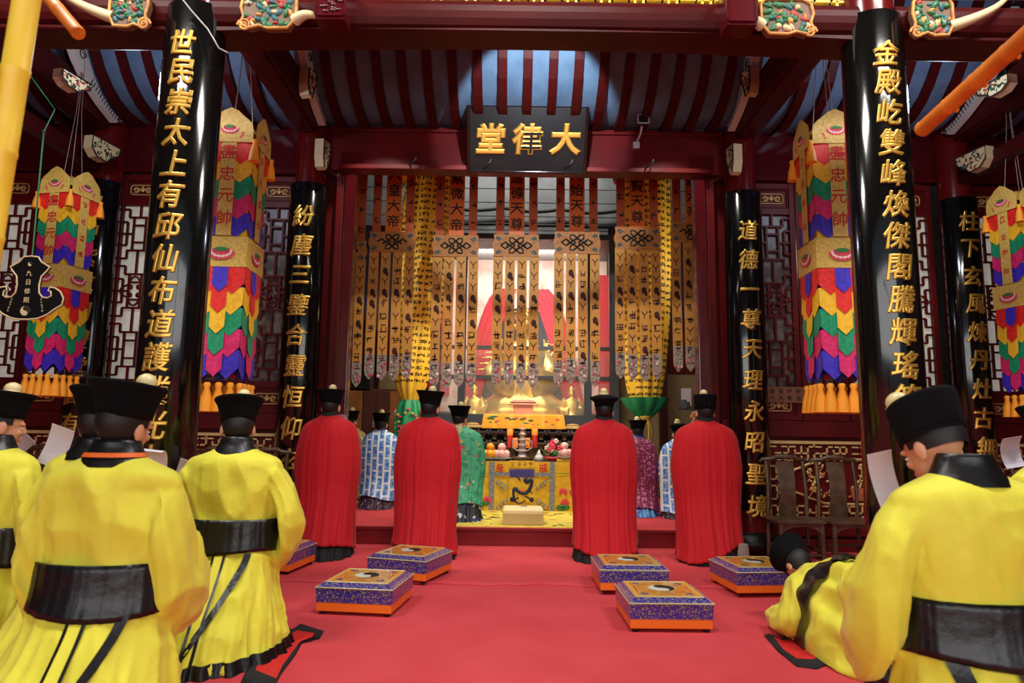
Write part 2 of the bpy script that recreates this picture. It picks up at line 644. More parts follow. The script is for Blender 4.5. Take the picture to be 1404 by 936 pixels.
# side walls, rear wall and roof of the hall
for sx, nm in ((-1, 'left'), (1, 'right')):
    mb = MB()
    mb.box((sx * 8.0, 4.5, 3.0), (0.1, 16, 6.2))
    struct(mb.build('wall_' + nm, 'lacquer_dark', loc=(sx * 8.0, 4.5, 0)))
mb = MB()
mb.box((0, 12.1, 3.6), (16, 0.1, 7.4), 0)
for k in range(13):
    mb.box((0, 12.045, 3.6 + k * 0.26), (15.8, 0.02, 0.245), 0)
struct(mb.build('wall_back', 'wall_grey', loc=(0, 12.1, 0), bevel=0.004))
mb = MB()
mb.box((0, 0.9, 5.6), (16, 7.4, 0.1))
mb.box((0, 9.7, 7.2), (16, 5.0, 0.1))
struct(mb.build('trim_3', 'ceiling_dark', loc=(0, 0.9, 5.6)))

# ---- crane-neck ceiling: boards over bent rafters
PROF = [(7.05, 4.36), (6.92, 4.345), (6.75, 4.35), (6.58, 4.385), (6.42, 4.46), (6.28, 4.57), (6.16, 4.71), (6.06, 4.87), (5.96, 5.05),
        (5.82, 5.22), (5.62, 5.36), (5.35, 5.45), (5.0, 5.48), (4.6, 5.46), (4.25, 5.40)]
mb = MB()
rows = []
for x in (-7.9, 7.9):
    rows.append([(x, y, z + 0.055) for y, z in PROF])
mb.rings(rows, 0, False, True, closed=False)
ceil = struct(mb.build('ceiling', 'plank_blue', loc=(0, 5.8, 4.4)))
raf = None
for i in range(-30, 31):
    x = i * 0.246
    if raf is None:
        mb = MB()
        rs = []
        for k, (y, z) in enumerate(PROF):
            a = Vector(PROF[max(k - 1, 0)])
            b = Vector(PROF[min(k + 1, len(PROF) - 1)])
            t = (b - a).normalized()
            nn = Vector((t.y, -t.x))
            if nn.y > 0:
                nn = -nn
            q = Vector((y, z))
            lo = q + nn * 0.0
            hi = q - nn * 0.06
            rs.append([(-0.044, lo.x, lo.y), (0.044, lo.x, lo.y), (0.044, hi.x, hi.y), (-0.044, hi.x, hi.y)])
        mb.rings(rs, 0, True, False)
        raf = mb.build('rafter', 'beam_red')
        raf.parent = ceil
        raf.location = (x, -5.8, -4.4)
    else:
        r2 = raf.copy()
        COL.objects.link(r2)
        r2.location = (x, -5.8, -4.4)

# ---- lintel and frame round the sanctuary opening
mb = MB()
mb.box((0, 7.06, 4.13), (4.3, 0.12, 0.46), 0)
mb.box((0, 7.02, 3.91), (3.96, 0.2, 0.05), 0)
mb.box((0, 6.99, 4.345), (4.2, 0.06, 0.05), 0)
struct(mb.build('trim_4', 'lacquer', loc=(0, 7.06, 3.9), bevel=0.006))
for sx, nm in ((-1, 5), (1, 6)):
    mb = MB()
    mb.box((sx * 1.86, 7.06, 2.04), (0.11, 0.16, 3.72), 0)
    struct(mb.build('trim_%d' % nm, 'lacquer_gloss', loc=(sx * 1.86, 7.06, 0.17), bevel=0.012))


mb = MB()
mb.box((0, 7.25, 5.75), (15.9, 0.08, 2.8))
struct(mb.build('wall_over_lintel', 'lacquer_dark', loc=(0, 7.25, 4.4)))


# lattice pattern ---------------------------------------------------
TILE = [('v', 4, 0, 2.5), ('h', 2.5, 1.5, 6.5), ('v', 1.5, 0.8, 2.5), ('h', 0.8, 0, 1.5), ('v', 6.5, 0.8, 2.5), ('h', 0.8, 6.5, 8),
        ('v', 2.6, 2.5, 9.5), ('v', 5.4, 2.5, 9.5), ('h', 4.2, 2.6, 5.4), ('h', 7.8, 2.6, 5.4), ('h', 6, 0, 2.6), ('h', 6, 5.4, 8),
        ('v', 1.2, 3.6, 8.5), ('h', 3.6, 0, 1.2), ('v', 6.8, 3.6, 8.5), ('h', 3.6, 6.8, 8), ('h', 8.5, 0, 1.2), ('h', 8.5, 6.8, 8),
        ('h', 9.5, 1.5, 6.5), ('v', 4, 9.5, 12), ('v', 1.5, 9.5, 11.2), ('v', 6.5, 9.5, 11.2), ('h', 11.2, 0, 1.5), ('h', 11.2, 6.5, 8)]


def lattice(mb, x0, x1, z0, z1, y, w=0.02, tiles=3, medallion=True):
    sx = (x1 - x0) / 8.0
    th = (z1 - z0) / tiles
    sz = th / 12.0
    for k in range(tiles):
        for kind, c, a, b in TILE:
            if kind == 'v':
                mb.bar((x0 + c * sx, y, z0 + k * th + a * sz), (x0 + c * sx, y, z0 + k * th + b * sz), w, 0.026)
            else:
                mb.bar((x0 + a * sx, y - 0.001, z0 + k * th + c * sz), (x0 + b * sx, y - 0.001, z0 + k * th + c * sz), w, 0.026)
    if medallion:
        cx, cz = (x0 + x1) / 2, (z0 + z1) / 2
        r = 0.33 * (x1 - x0)
        pts = []
        for i in range(41):
            a = 2 * PI * i / 40
            q = r * (1 + 0.22 * math.cos(4 * a))
            pts.append((cx + q * math.cos(a), y - 0.006, cz + q * math.sin(a) * 1.05))
        mb.tube(pts, 0.011, 6, 0, False)
        for i in range(4):
            a = PI / 4 + i * PI / 2
            mb.ball((cx + 0.5 * r * math.cos(a), y - 0.006, cz + 0.5 * r * math.sin(a)), (0.03, 0.012, 0.03), 8)


def scroll_plate(mb, cx, cz, w, h, y, mi=0):
    """gilt border with scrolling vine"""
    pts = []
    c = h * 0.28
    for ax, az, s in ((1, 1, 0), (-1, 1, 1), (-1, -1, 2), (1, -1, 3)):
        for k in range(4):
            a = s * PI / 2 + k * PI / 6
            pts.append((cx + ax * (w / 2 - c) + c * math.cos(a), y, cz + az * (h / 2 - c) + c * math.sin(a)))
    pts.append(pts[0])
    mb.tube(pts, 0.006, 6, mi, False)
    for sx in (-1, 1):
        p = []
        for i in range(22):
            t = i / 21.0
            a = t * 3.6 * PI
            r = h * 0.3 * (1 - t * 0.75)
            p.append((cx + sx * (w * 0.25 + r * math.cos(a)), y, cz + r * math.sin(a)))
        mb.tube(p, 0.0055, 5, mi, True)
        mb.tube([(cx + sx * 0.02, y, cz + h * 0.2), (cx + sx * w * 0.12, y, cz + h * 0.02), (cx + sx * w * 0.2, y, cz - h * 0.27), (cx + sx * w * 0.4, y, cz - h * 0.3)], 0.005, 5, mi)
    mb.ball((cx, y, cz), (h * 0.22, 0.008, h * 0.22), 10, mi)
    mb.ball((cx, y, cz + h * 0.3), (h * 0.14, 0.008, h * 0.1), 8, mi)


DN = [0]


def door_leaf(xc, pane):
    DN[0] += 1
    w = 0.478
    z0, z1 = 1.30, 3.84
    y = WALLY
    mb = MB()
    fw = 0.055
    for sx in (-1, 1):
        mb.box((xc + sx * (w / 2 - fw / 2), y, (z0 + z1) / 2), (fw, 0.055, z1 - z0))
    for zc, hh in ((z0 + 0.03, 0.06), (1.60, 0.07), (3.53, 0.07), (z1 - 0.03, 0.06)):
        mb.box((xc, y, zc), (w - fw * 2, 0.05, hh))
    mb.box((xc, y + 0.008, 1.45), (w - fw * 2, 0.02, 0.24))
    mb.box((xc, y + 0.008, 3.67), (w - fw * 2, 0.02, 0.24))
    for zc in (1.45, 3.67):
        for sx in (-1, 1):
            mb.box((xc + sx * 0.172, y - 0.012, zc), (0.012, 0.02, 0.2))
        for sz in (-1, 1):
            mb.box((xc, y - 0.012, zc + sz * 0.095), (0.344, 0.02, 0.012))
    d = struct(mb.build('door_%d' % DN[0], 'lacquer', loc=(xc, y, z0), bevel=0.003))
    mb = MB()
    lattice(mb, xc - 0.184, xc + 0.184, 1.635, 3.495, y - 0.005)
    mb.build('lattice', 'lacquer', d, world=True)
    mb = MB()
    mb.box((xc, y + 0.022, 2.565), (0.37, 0.006, 1.87))
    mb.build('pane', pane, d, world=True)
    for zc in (1.45, 3.67):
        mb = MB()
        scroll_plate(mb, xc, zc, 0.25, 0.105, y - 0.016)
        mb.build('gilt_panel', 'gold_paint', d, world=True)
    return d


def fret_panel(x0, x1, z0, z1, seed):
    """carved panel of gilt key fret round a cloud-shaped field with flowering branches"""
    y = WALLY - 0.02
    rnd = random.Random(seed)
    xc = (x0 + x1) / 2
    mb = MB()
    mb.box((xc, y + 0.03, (z0 + z1) / 2), (x1 - x0, 0.03, z1 - z0))
    root = struct(mb.build('trim_%d' % (20 + seed), 'lacquer', loc=(xc, y, z0)))
    mb = MB()
    b = 0.016
    for zz in (z0 + 0.02, z1 - 0.02):
        mb.box((xc, y, zz), (x1 - x0, 0.03, 0.03))
    for xx in (x0 + 0.02, x1 - 0.02):
        mb.box((xx, y, (z0 + z1) / 2), (0.03, 0.03, z1 - z0))
    s = 0.066
    nx, nz = int((x1 - x0 - 0.06) / s), int((z1 - z0 - 0.06) / s)
    ox, oz = x0 + 0.03, z0 + 0.03
    inside = lambda i, k: 3.6 <= i <= nx - 3.6 and 2.6 <= k <= nz - 2.6
    for i in range(nx + 1):
        for k in range(nz + 1):
            if inside(i, k):
                continue
            px, pz = ox + i * s, oz + k * s
            q = (i * 7 + k * 13 + (i * k) % 5) % 6
            if q in (0, 2, 3, 5) and i < nx and not inside(i + 1, k):
                mb.box((px + s / 2, y, pz), (s + b, 0.02, b))
            if q in (1, 3, 4) and k < nz and not inside(i, k + 1):
                mb.box((px, y, pz + s / 2), (b, 0.02, s + b))
            if q == 2:
                mb.box((px, y, pz + s * 0.3), (b, 0.02, s * 0.6))
    pts = []
    a0, b0 = (nx / 2 - 3.1) * s, (nz / 2 - 2.1) * s
    zc = (z0 + z1) / 2
    for i in range(65):
        a = 2 * PI * i / 64
        ca, sa = math.cos(a), math.sin(a)
        q = 1.0 / (abs(ca) ** 5 + abs(sa) ** 5) ** 0.2
        q *= 1 - 0.14 * math.exp(-((abs(math.sin(2 * a)) - 1) ** 2) / 0.02)
        pts.append((xc + a0 * q * ca, y - 0.004, zc + b0 * q * sa))
    mb.tube(pts, 0.014, 6, 0, False)
    mb.build('key_fret', 'gold_paint', root, world=True)
    mb = MB()
    for br in range(7):
        bx = xc + (br - 3) / 3.2 * a0 * 0.8
        bz = zc - b0 * 0.75
        p = [(bx, y, bz)]
        hx, hz = bx, bz
        for st in range(5):
            hx += rnd.uniform(-0.05, 0.05)
            hz += b0 * 0.27
            p.append((hx, y, hz))
            for q in range(4):
                lx, lz = hx + rnd.uniform(-0.07, 0.07), hz + rnd.uniform(-0.05, 0.05)
                mx = Matrix.Translation((lx, y - 0.004, lz)) @ Matrix.Rotation(rnd.uniform(0, PI), 4, 'Y')
                mb.ball((0, 0, 0), (0.028, 0.012, 0.012), 7, 0 if rnd.random() < 0.6 else 1, mx)
        mb.tube(p, 0.006, 5, 0)
    mb.taper((xc + 0.04, y, zc - b0 * 0.85), (0.1, 0.02), (0.16, 0.03), 0.13, 1)
    mb.build('flower_carving', ['gold_paint', 'bronze_paint'], root, world=True)


mat('bronze_paint', '#b8663a', 0.5, 0.2)
for sx in (-1, 1):
    for k in range(4):
        xc = sx * (2.65 + k * 0.49)
        outer = (k >= 2)
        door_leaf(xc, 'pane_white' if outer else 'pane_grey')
    # doors of the next bay out
    for k in range(4):
        door_leaf(sx * (4.98 + k * 0.49), 'pane_white')
    fret_panel(min(sx * 2.5, sx * 4.26), max(sx * 2.5, sx * 4.26), 0.28, 1.1, 1 if sx < 0 else 2)
    fret_panel(min(sx * 4.75, sx * 6.6), max(sx * 4.75, sx * 6.6), 0.28, 1.1, 3 if sx < 0 else 4)
    # sill wall, rails and transom
    mb = MB()
    xa, xb = sx * 2.05, sx * 7.95
    xc, ww = (xa + xb) / 2, abs(xb - xa)
    mb.box((xc, WALLY + 0.09, 0.65), (ww, 0.1, 1.3))
    mb.box((xc, WALLY, 1.215), (ww, 0.1, 0.16))
    mb.box((xc, WALLY, 0.2), (ww, 0.1, 0.1))
    mb.box((xc, WALLY - 0.01, 0.06), (ww, 0.13, 0.12))
    for q in (2.42, 4.33, 4.7, 6.65):
        mb.box((sx * q, WALLY, 0.68), (0.09, 0.08, 1.1))
    struct(mb.build('wall_front_sill_' + ('left' if sx < 0 else 'right'), 'lacquer', loc=(xc, WALLY, 0), bevel=0.005))
    mb = MB()
    mb.box((xc, WALLY, 4.12), (ww, 0.09, 0.5))
    mb.box((xc, WALLY - 0.03, 3.885), (ww, 0.12, 0.06))
    mb.box((xc, WALLY + 0.03, 4.38), (ww, 0.12, 0.08))
    struct(mb.build('wall_transom_' + ('left' if sx < 0 else 'right'), 'lacquer_gloss', loc=(xc, WALLY, 3.85), bevel=0.006))
    # narrow folded leaf between column and jamb
    mb = MB()
    xf = sx * 2.0
    mb.box((xf, 7.22, 2.0), (0.05, 0.34, 3.7))
    mb.box((sx * 1.965, 7.08, 2.0), (0.03, 0.03, 3.7))
    mb.box((sx * 2.12, 7.24, 2.0), (0.22, 0.05, 3.8))
    f = struct(mb.build('door_%d' % (17 if sx < 0 else 18), 'lacquer', loc=(xf, 7.22, 0.17), bevel=0.004))

# ---- round columns on drum bases
COLS = []


def column(x, y, r, h, label):
    t = thing('column', label, 'column', (x, y, 0))
    mb = MB()
    mb.lathe([(r, 0.2), (r, h)], 40)
    mb.build('shaft', 'column_red', t)
    mb = MB()
    mb.lathe([(r + 0.03, 0), (r + 0.09, 0.03), (r + 0.12, 0.1), (r + 0.08, 0.18), (r + 0.01, 0.205)], 36)
    mb.build('drum_base', 'black_panel', t)


column(-2.28, 4.35, 0.17, 5.45, 'red lacquered front column left of the carpet, behind the tall black couplet board')
column(2.28, 4.35, 0.17, 5.45, 'red lacquered front column right of the carpet, behind the tall black couplet board')
column(-2.28, 6.97, 0.16, 4.4, 'red lacquered column at the left side of the sanctuary opening')
column(2.28, 6.97, 0.16, 4.4, 'red lacquered column at the right side of the sanctuary opening')
column(-4.45, 6.97, 0.16, 4.4, 'red lacquered column in the lattice wall at far left')
column(4.55, 6.97, 0.16, 4.4, 'red lacquered column in the lattice wall at far right')


def couplet(x, y, r, z0, z1, text, csize, label, face=0.0, ext=R(74), first=3.6, step=0.3):
    """convex black board hugging a column, gilt characters down its middle; face turns it"""
    t = thing('couplet_board', label, 'sign board', (x, y, 0))
    ro, ri = r + 0.045, r + 0.015
    n = 26
    rs = []
    for z in (z0, z0 + 0.01, z1 - 0.01, z1):
        e = 0.006 if z in (z0, z1) else 0.0
        ring = []
        for i in range(n + 1):
            a = face - ext + 2 * ext * i / n
            ring.append(((ro - e) * math.sin(a), -(ro - e) * math.cos(a), z))
        for i in range(n, -1, -1):
            a = face - ext + 2 * ext * i / n
            ring.append((ri * math.sin(a), -ri * math.cos(a), z))
        rs.append(ring)
    mb = MB()
    mb.rings(rs, 0, True, True)
    mb.build('board', 'black_lacquer', t)
    for i, ch in enumerate(text):
        mb = MB()
        zc = first - step * i

        def fn(px, pz, l):
            a = face + px / ro
            q = ro + l + 0.004
            return Vector((q * math.sin(a), -q * math.cos(a), zc + pz))
        put_glyph(mb, ch, fn, csize, ext=0.02, bev=0.028, off=-0.004, res=2, shear=0.16, sx=0.92, cuts=9)
        mb.build('character', 'gold', t)
    return t


def span(yp0, yp1, n, Y, px):
    a, b = W(px, yp0, Y).z, W(px, yp1, Y).z
    return a, (a - b) / n


for x, Y, r, z0, z1, text, size, (ya, yb, n, px), label in (
        (-2.28, 4.35, 0.17, 0.5, 3.93, '世民崇太上有邱仙布道護業光山', 0.185, (62, 490, 10, 225), 'tall black couplet board on the front left column with gold characters'),
        (2.28, 4.35, 0.17, 0.5, 3.93, '金殿屹雙峰煥傑閣騰輝瑤笈', 0.18, (77, 456, 9, 1210), 'tall black couplet board on the front right column with gold characters'),
        (-2.28, 6.97, 0.16, 0.5, 3.68, '紛塵三鑒合靈恒仰玄', 0.235, (297, 587, 7, 420), 'black couplet board with gold characters left of the sanctuary opening'),
        (2.28, 6.97, 0.16, 0.42, 3.66, '道德一尊天理永昭聖境', 0.22, (317, 693, 9, 1020), 'black couplet board with gold characters right of the sanctuary opening'),
        (-4.45, 6.97, 0.16, 0.6, 3.68, '關中紫氣問禮堂高有', 0.21, (282, 580, 8, 120), 'black couplet board with gold characters at far left behind the hanging banner'),
        (4.55, 6.97, 0.16, 0.6, 3.62, '柱下玄風煉丹灶古無', 0.22, (305, 613, 8, 1340), 'black couplet board with gold characters at far right of the lattice wall')):
    f, st = span(ya, yb, n, Y - r, px)
    couplet(x, Y, r, z0, z1, text, size, label, first=f, step=st)


# ---- front beam (moon beam with a gently arched belly), tie beams
def front_beam(x0, x1, label, arch):
    mb = MB()
    rs = []
    n = 24
    for i in range(n + 1):
        x = x0 + (x1 - x0) * i / n
        t = (2.0 * i / n - 1)
        zb = 3.755 + arch * (1 - t * t)
        zt_ = 3.905
        sec = []
        for j in range(9):
            a = -PI / 2 + PI * j / 8
            sec.append((x, 4.35 - 0.06 - 0.10 * math.cos(a), zt_ + 0.12 * math.sin(a)))
        sec = [(x, 4.22, zb), (x, 4.22, zt_ - 0.12)] + sec + [(x, 4.48, 4.025), (x, 4.48, zb)]
        rs.append(sec)
    mb.rings(rs, 0, True, False)
    return tag(mb.build('beam', 'beam_red', loc=((x0 + x1) / 2, 4.35, 3.7), bevel=0.01), label, 'beam')


front_beam(-2.16, 2.16, 'dark red arched front beam spanning between the two front columns', 0.045)
front_beam(-7.9, -2.40, 'dark red front beam running left from the front left column', 0.0)
front_beam(2.40, 7.9, 'dark red front beam running right from the front right column', 0.0)
for x, lab in ((-2.28, 'sloping-looking dark red tie beam from front left column back to the lattice wall'),
               (2.28, 'dark red tie beam from front right column back to the lattice wall'),
               (-4.45, 'dark red tie beam over the far left bay that carries the green cord'),
               (4.55, 'dark red tie beam over the far right bay')):
    mb = MB()
    mb.box((x, 5.55, 4.37), (0.24, 2.4, 0.30))
    mb.box((x, 5.55, 4.215), (0.16, 2.4, 0.02))
    tag(mb.build('tie_beam', 'beam_red', loc=(x, 5.55, 4.2), bevel=0.04), lab, 'beam')
    if abs(x) > 4:
        # lower rail of the outer bays
        mb = MB()
        mb.box((x - 0.02, 5.6, 3.83), (0.1, 2.4, 0.14))
        tag(mb.build('tie_rail', 'beam_red', loc=(x, 5.6, 3.8), bevel=0.01), 'slim dark red rail under the tie beam of the far %s bay' % ('left' if x < 0 else 'right'), 'beam')

# king posts standing on the outer tie beams
for x, lab in ((-4.45, 'short red post standing on the far left tie beam'), (4.55, 'short red post standing on the far right tie beam')):
    mb = MB()
    mb.lathe([(0.09, 0), (0.09, 0.5), (0.08, 0.85)], 20, (x, 5.35, 4.52))
    tag(mb.build('king_post', 'column_red', loc=(x, 5.35, 4.52)), lab, 'post')

# gilt key-fret frieze above the front beam
mb = MB()
mb.box((0, 4.375, 4.14), (4.3, 0.02, 0.2), 1)
s = 0.115
for i in range(38):
    x = -2.13 + i * s
    for zz, (a, b) in ((4.045, (0.0, 0.85)), (4.090, (0.25, 1.1)), (4.135, (0.0, 0.85)), (4.180, (0.25, 1.1))):
        mb.box((x + s * (a + b) / 2, 4.33, zz), (s * (b - a), 0.03, 0.016))
    mb.box((x + (0 if i % 2 else s * 0.5), 4.33, 4.067), (0.016, 0.03, 0.05))
    mb.box((x + (s * 0.5 if i % 2 else 0), 4.33, 4.157), (0.016, 0.03, 0.05))
tag(mb.build('fret_frieze', ['trim_yellow', 'dark_void'], loc=(0, 4.36, 4.03)), 'gilt key-fret frieze running along the top of the central front beam', 'frieze')
for x, lab in ((-1.32, 'carved square maroon block on the front beam left of centre'), (1.33, 'plain square maroon block on the front beam right of centre')):
    mb = MB()
    mb.taper((x, 4.16, 3.76), (0.19, 0.16), (0.23, 0.16), 0.24)
    for sx in (-1, 1):
        mb.box((x + sx * 0.095, 4.074, 3.89), (0.012, 0.014, 0.2))
    mb.box((x, 4.074, 3.785), (0.17, 0.014, 0.012))
    rnd = random.Random(3)
    if x < 0:
        for k in range(26):
            mb.ball((x + rnd.uniform(-0.07, 0.07), 4.078, 3.89 + rnd.uniform(-0.08, 0.09)), (0.02, 0.01, 0.012), 6)
    tag(mb.build('beam_block', 'lacquer_gloss', loc=(x, 4.16, 3.76)), lab, 'carved block')


# added unseen panel above the front beam, blocks hall lamps from the rafters
mb = MB()
mb.box((0, 4.46, 4.92), (15.9, 0.08, 1.36))
struct(mb.build('wall_over_beam', 'lacquer_dark', loc=(0, 4.46, 4.24)))


# ---- painted carvings on the front beam (cartouche with a long curled tail)
def cartouche(xc, zc, w, h, sx, tail, label, seed):
    """sx: side the tail points to"""
    y = 4.17
    rnd = random.Random(seed)
    t = thing('painted_carving', label, 'carving', (xc, y, zc))
    P = [(-0.5, 0.35), (-0.42, 0.5), (0.30, 0.52), (0.46, 0.40), (0.5, 0.1), (0.44, -0.15), (0.5, -0.36), (0.36, -0.5), (0.16, -0.42), (0.0, -0.5), (-0.36, -0.48), (-0.5, -0.2)]
    poly = [(-sx * p[0] * w, p[1] * h) for p in P]
    if sx > 0:
        poly = poly[::-1]
    mb = MB()
    mb.prism(poly, 0.05)
    mb.build('plaque', 'brown_paint' if 'brown_paint' in M else mat('brown_paint', '#6a4a34', 0.6), t)
    mb = MB()
    pts = [(p[0], -0.055, p[1]) for p in poly]
    mb.tube(pts + [pts[0]], 0.011, 6, 0, False)
    p = []
    for i in range(16):
        a = i / 15 * 3.2 * PI
        q = 0.045 * (1 - i / 20)
        p.append((-sx * (0.42 * w + q * math.cos(a)), -0.055, -0.42 * h + q * math.sin(a)))
    mb.tube(p, 0.009, 6)
    mb.build('gilt_rim', 'ochre_paint', t)
    mb = MB()
    cols = ['green_paint', 'red_paint', 'pale_paint', 'teal_paint', 'ochre_paint', 'white_paint']
    for k in range(46):
        mx = Matrix.Translation((rnd.uniform(-0.4, 0.4) * w, -0.05, rnd.uniform(-0.4, 0.4) * h)) @ Matrix.Rotation(rnd.uniform(0, PI), 4, 'Y')
        mb.ball((0, 0, 0), (rnd.uniform(0.02, 0.042), rnd.uniform(0.01, 0.022), rnd.uniform(0.010, 0.02)), 7, rnd.choice((0, 0, 0, 0, 1, 2, 3, 3, 3, 4)), mx)
    mb.build('figures', cols, t)
    if tail:
        mb = MB()
        pts, rad = [], []
        for i in range(15):
            u = i / 14
            pts.append((sx * (0.46 * w + u * tail), -0.03 - 0.03 * math.sin(u * PI), -0.2 * h + 0.02 * math.sin(u * 4) + (u ** 2.2) * 0.26 * (1 if tail > 0.3 else 0.1)))
            rad.append(0.036 * (1 - 0.75 * u) + 0.004)
        mb.tube(pts, rad, 10)
        mb.build('curled_tail', 'pale_paint', t)


q = W(183, 18, 4.17); cartouche(q.x, q.z, 0.25, 0.26, -1, 0.42, 'painted carving with long white curled tail left of the front left column', 1)
q = W(372, 22, 4.17); cartouche(q.x, q.z, 0.36, 0.24, 1, 0.2, 'painted carving with ochre tip right of the front left column', 2)
q = W(1075, 30, 4.17); cartouche(q.x, q.z, 0.34, 0.24, -1, 0.2, 'painted carving with ochre tip left of the front right column', 4)
q = W(1272, 30, 4.17); cartouche(q.x, q.z, 0.26, 0.26, 1, 0.42, 'painted carving with long white curled tail right of the front right column', 3)


# ---- pale elephant-trunk carvings following the rafters, and small painted brackets
def trunk(x, sx, label):
    t = thing('trunk_carving', label, 'carving', (x, 6.5, 4.35))
    out = [(6.80, 4.31), (6.58, 4.345), (6.42, 4.42), (6.28, 4.53), (6.16, 4.67), (6.06, 4.83), (5.96, 5.01), (5.70, 5.01), (5.78, 4.84), (5.88, 4.69), (6.02, 4.55), (6.2, 4.42), (6.45, 4.32), (6.7, 4.25)]
    rs = [[(x + dx, p[0], p[1]) for p in out] for dx in (-0.035, 0.035)]
    mb = MB()
    mb.rings(rs, 0, True, False)
    mb.build('panel', 'white_paint', t, world=True)
    for face in (-0.037, 0.037):
        mb = MB()
        for k in range(12):
            u = k / 11
            y = 6.66 - 0.42 * u
            z = 4.275 + 0.16 * u ** 1.3
            mb.bar((x + face, y, z), (x + face, y + 0.03, z + 0.06), 0.008, 0.004, up=(1, 0, 0))
        mb.build('ink_hatching', 'ink', t, world=True)
        for cy, cz, r in ((6.73, 4.285, 0.03), (6.08, 4.64, 0.055), (5.93, 4.84, 0.075)):
            mb = MB()
            p = [(x + face, cy + r * (1 - i / 26) * math.cos(i * 0.5), cz + r * (1 - i / 26) * math.sin(i * 0.5)) for i in range(18)]
            mb.tube(p, 0.006, 5)
            mb.build('ink_scroll', 'ink', t, world=True)


trunk(-4.27, 1, 'pale carved trunk with ink scrolls on the far left tie beam')
trunk(4.38, -1, 'pale carved trunk with ink scrolls on the far right tie beam')
trunk(-2.115, 1, 'pale carved trunk above the tie beam left of the centre rafters')
trunk(2.115, -1, 'pale carved trunk above the tie beam right of the centre rafters')


def bracket(p, sx, w, h, label, seed, ang=0.0):
    rnd = random.Random(seed)
    t = thing('painted_bracket', label, 'bracket', p)
    mb = MB()
    poly = [(0, 0.5), (1, 0.5), (1, -0.1), (0.8, -0.45), (0.45, -0.5), (0.3, -0.2), (0.05, 0.05)]
    pts = [(a * w * sx, b * h) for a, b in poly]
    if sx < 0:
        pts = pts[::-1]
    mx = Matrix.Rotation(ang, 4, 'Z')
    mb.prism(pts, 0.1, mx)
    mb.build('bracket_body', 'pale_paint', t)
    mb = MB()
    mb.tube([mx @ Vector((a[0], -0.102, a[1])) for a in pts + [pts[0]]], 0.008, 5, 0, False)
    for k in range(40):
        u_, v_ = rnd.uniform(0.06, 0.95), rnd.uniform(-0.38, 0.44)
        if v_ < 0.05 - 1.1 * max(0, u_ - 0.05) or v_ < -0.4:
            continue
        m3 = Matrix.Translation(mx @ Vector((sx * w * u_, -0.1, h * v_))) @ Matrix.Rotation(ang, 4, 'Z') @ Matrix.Rotation(rnd.uniform(0, PI), 4, 'Y')
        mb.ball((0, 0, 0), (rnd.uniform(0.012, 0.03), 0.006, rnd.uniform(0.005, 0.011)), 6, rnd.choice((0, 0, 1, 2, 0)), m3)
    mb.build('painting', ['ink', 'green_paint', 'red_paint'], t)


for px, py, Y, sx, w, h, lab, sd, an in (
        (440, 218, 6.78, -1, 0.16, 0.30, 'small painted bracket under the tie beam at the opening\'s left column', 5, R(82)),
        (1008, 225, 6.78, 1, 0.16, 0.30, 'small painted bracket under the tie beam at the opening\'s right column', 6, R(-82)),
        (152, 218, 6.6, -1, 0.34, 0.2, 'painted bracket under the far left tie beam', 7, R(78)),
        (1322, 232, 6.6, 1, 0.34, 0.2, 'painted bracket under the far right tie beam', 8, R(-78)),
        (112, 128, 5.7, -1, 0.30, 0.13, 'black and white painted collar on the far left tie beam', 9, R(78)),
        (1352, 135, 5.7, 1, 0.30, 0.13, 'black and white painted collar on the far right tie beam', 10, R(-78)),
        (420, 122, 6.1, -1, 0.14, 0.26, 'pale painted collar on the tie beam left of the centre rafters', 11, R(78)),
        (1030, 120, 6.1, 1, 0.14, 0.26, 'pale painted collar on the tie beam right of the centre rafters', 12, R(-78))):
    bracket(W(px, py, Y), sx, w, h, lab, sd, an)
# ================================================================== SIGNS AND FIXTURES
# name tablet over the opening, leaning out at the top
P0, P1 = W(722, 236, 6.93), W(722, 143, 6.62)
t = thing('name_tablet', 'black name tablet with three large gold characters hung on the lintel', 'sign board', P0)
TH = (P1 - P0).length
tilt = Matrix.Rotation(math.atan2(P0.y - P1.y, P1.z - P0.z), 4, 'X')
mb = MB()
mb.box((0, 0, TH / 2), (1.22, 0.05, TH), 0, tilt)
mb.build('board', 'black_panel', t, bevel=0.006)
mb = MB()
for cx, cz, dx, dz in ((0, TH - 0.01, 1.24, 0.03), (0, 0.0, 1.24, 0.03), (-0.61, TH / 2, 0.03, TH), (0.61, TH / 2, 0.03, TH)):
    mb.box((cx, -0.032, cz), (dx, 0.03, dz), 0, tilt)
mb.build('frame', 'black_lacquer', t, bevel=0.006)
for ch, x in (('堂', -0.38), ('律', 0.0), ('大', 0.39)):
    mb = MB()
    o = Vector((x, -0.026, TH / 2))
    put_glyph(mb, ch, lambda a, b, l: tilt @ (o + Vector((a, -l, b))), 0.31, ext=0.03, bev=0.05, off=0.006, res=3, shear=0.06)
    mb.build('character', 'gold', t)
mb = MB()
for x in (-0.42, 0.42):
    mb.bar(tilt @ Vector((x, 0.0, TH * 0.98)), (x, 0.06, TH * 0.98), 0.02, 0.012, 0, up=(0, 0, 1))
mb.build('hanger', 'metal_white', t)

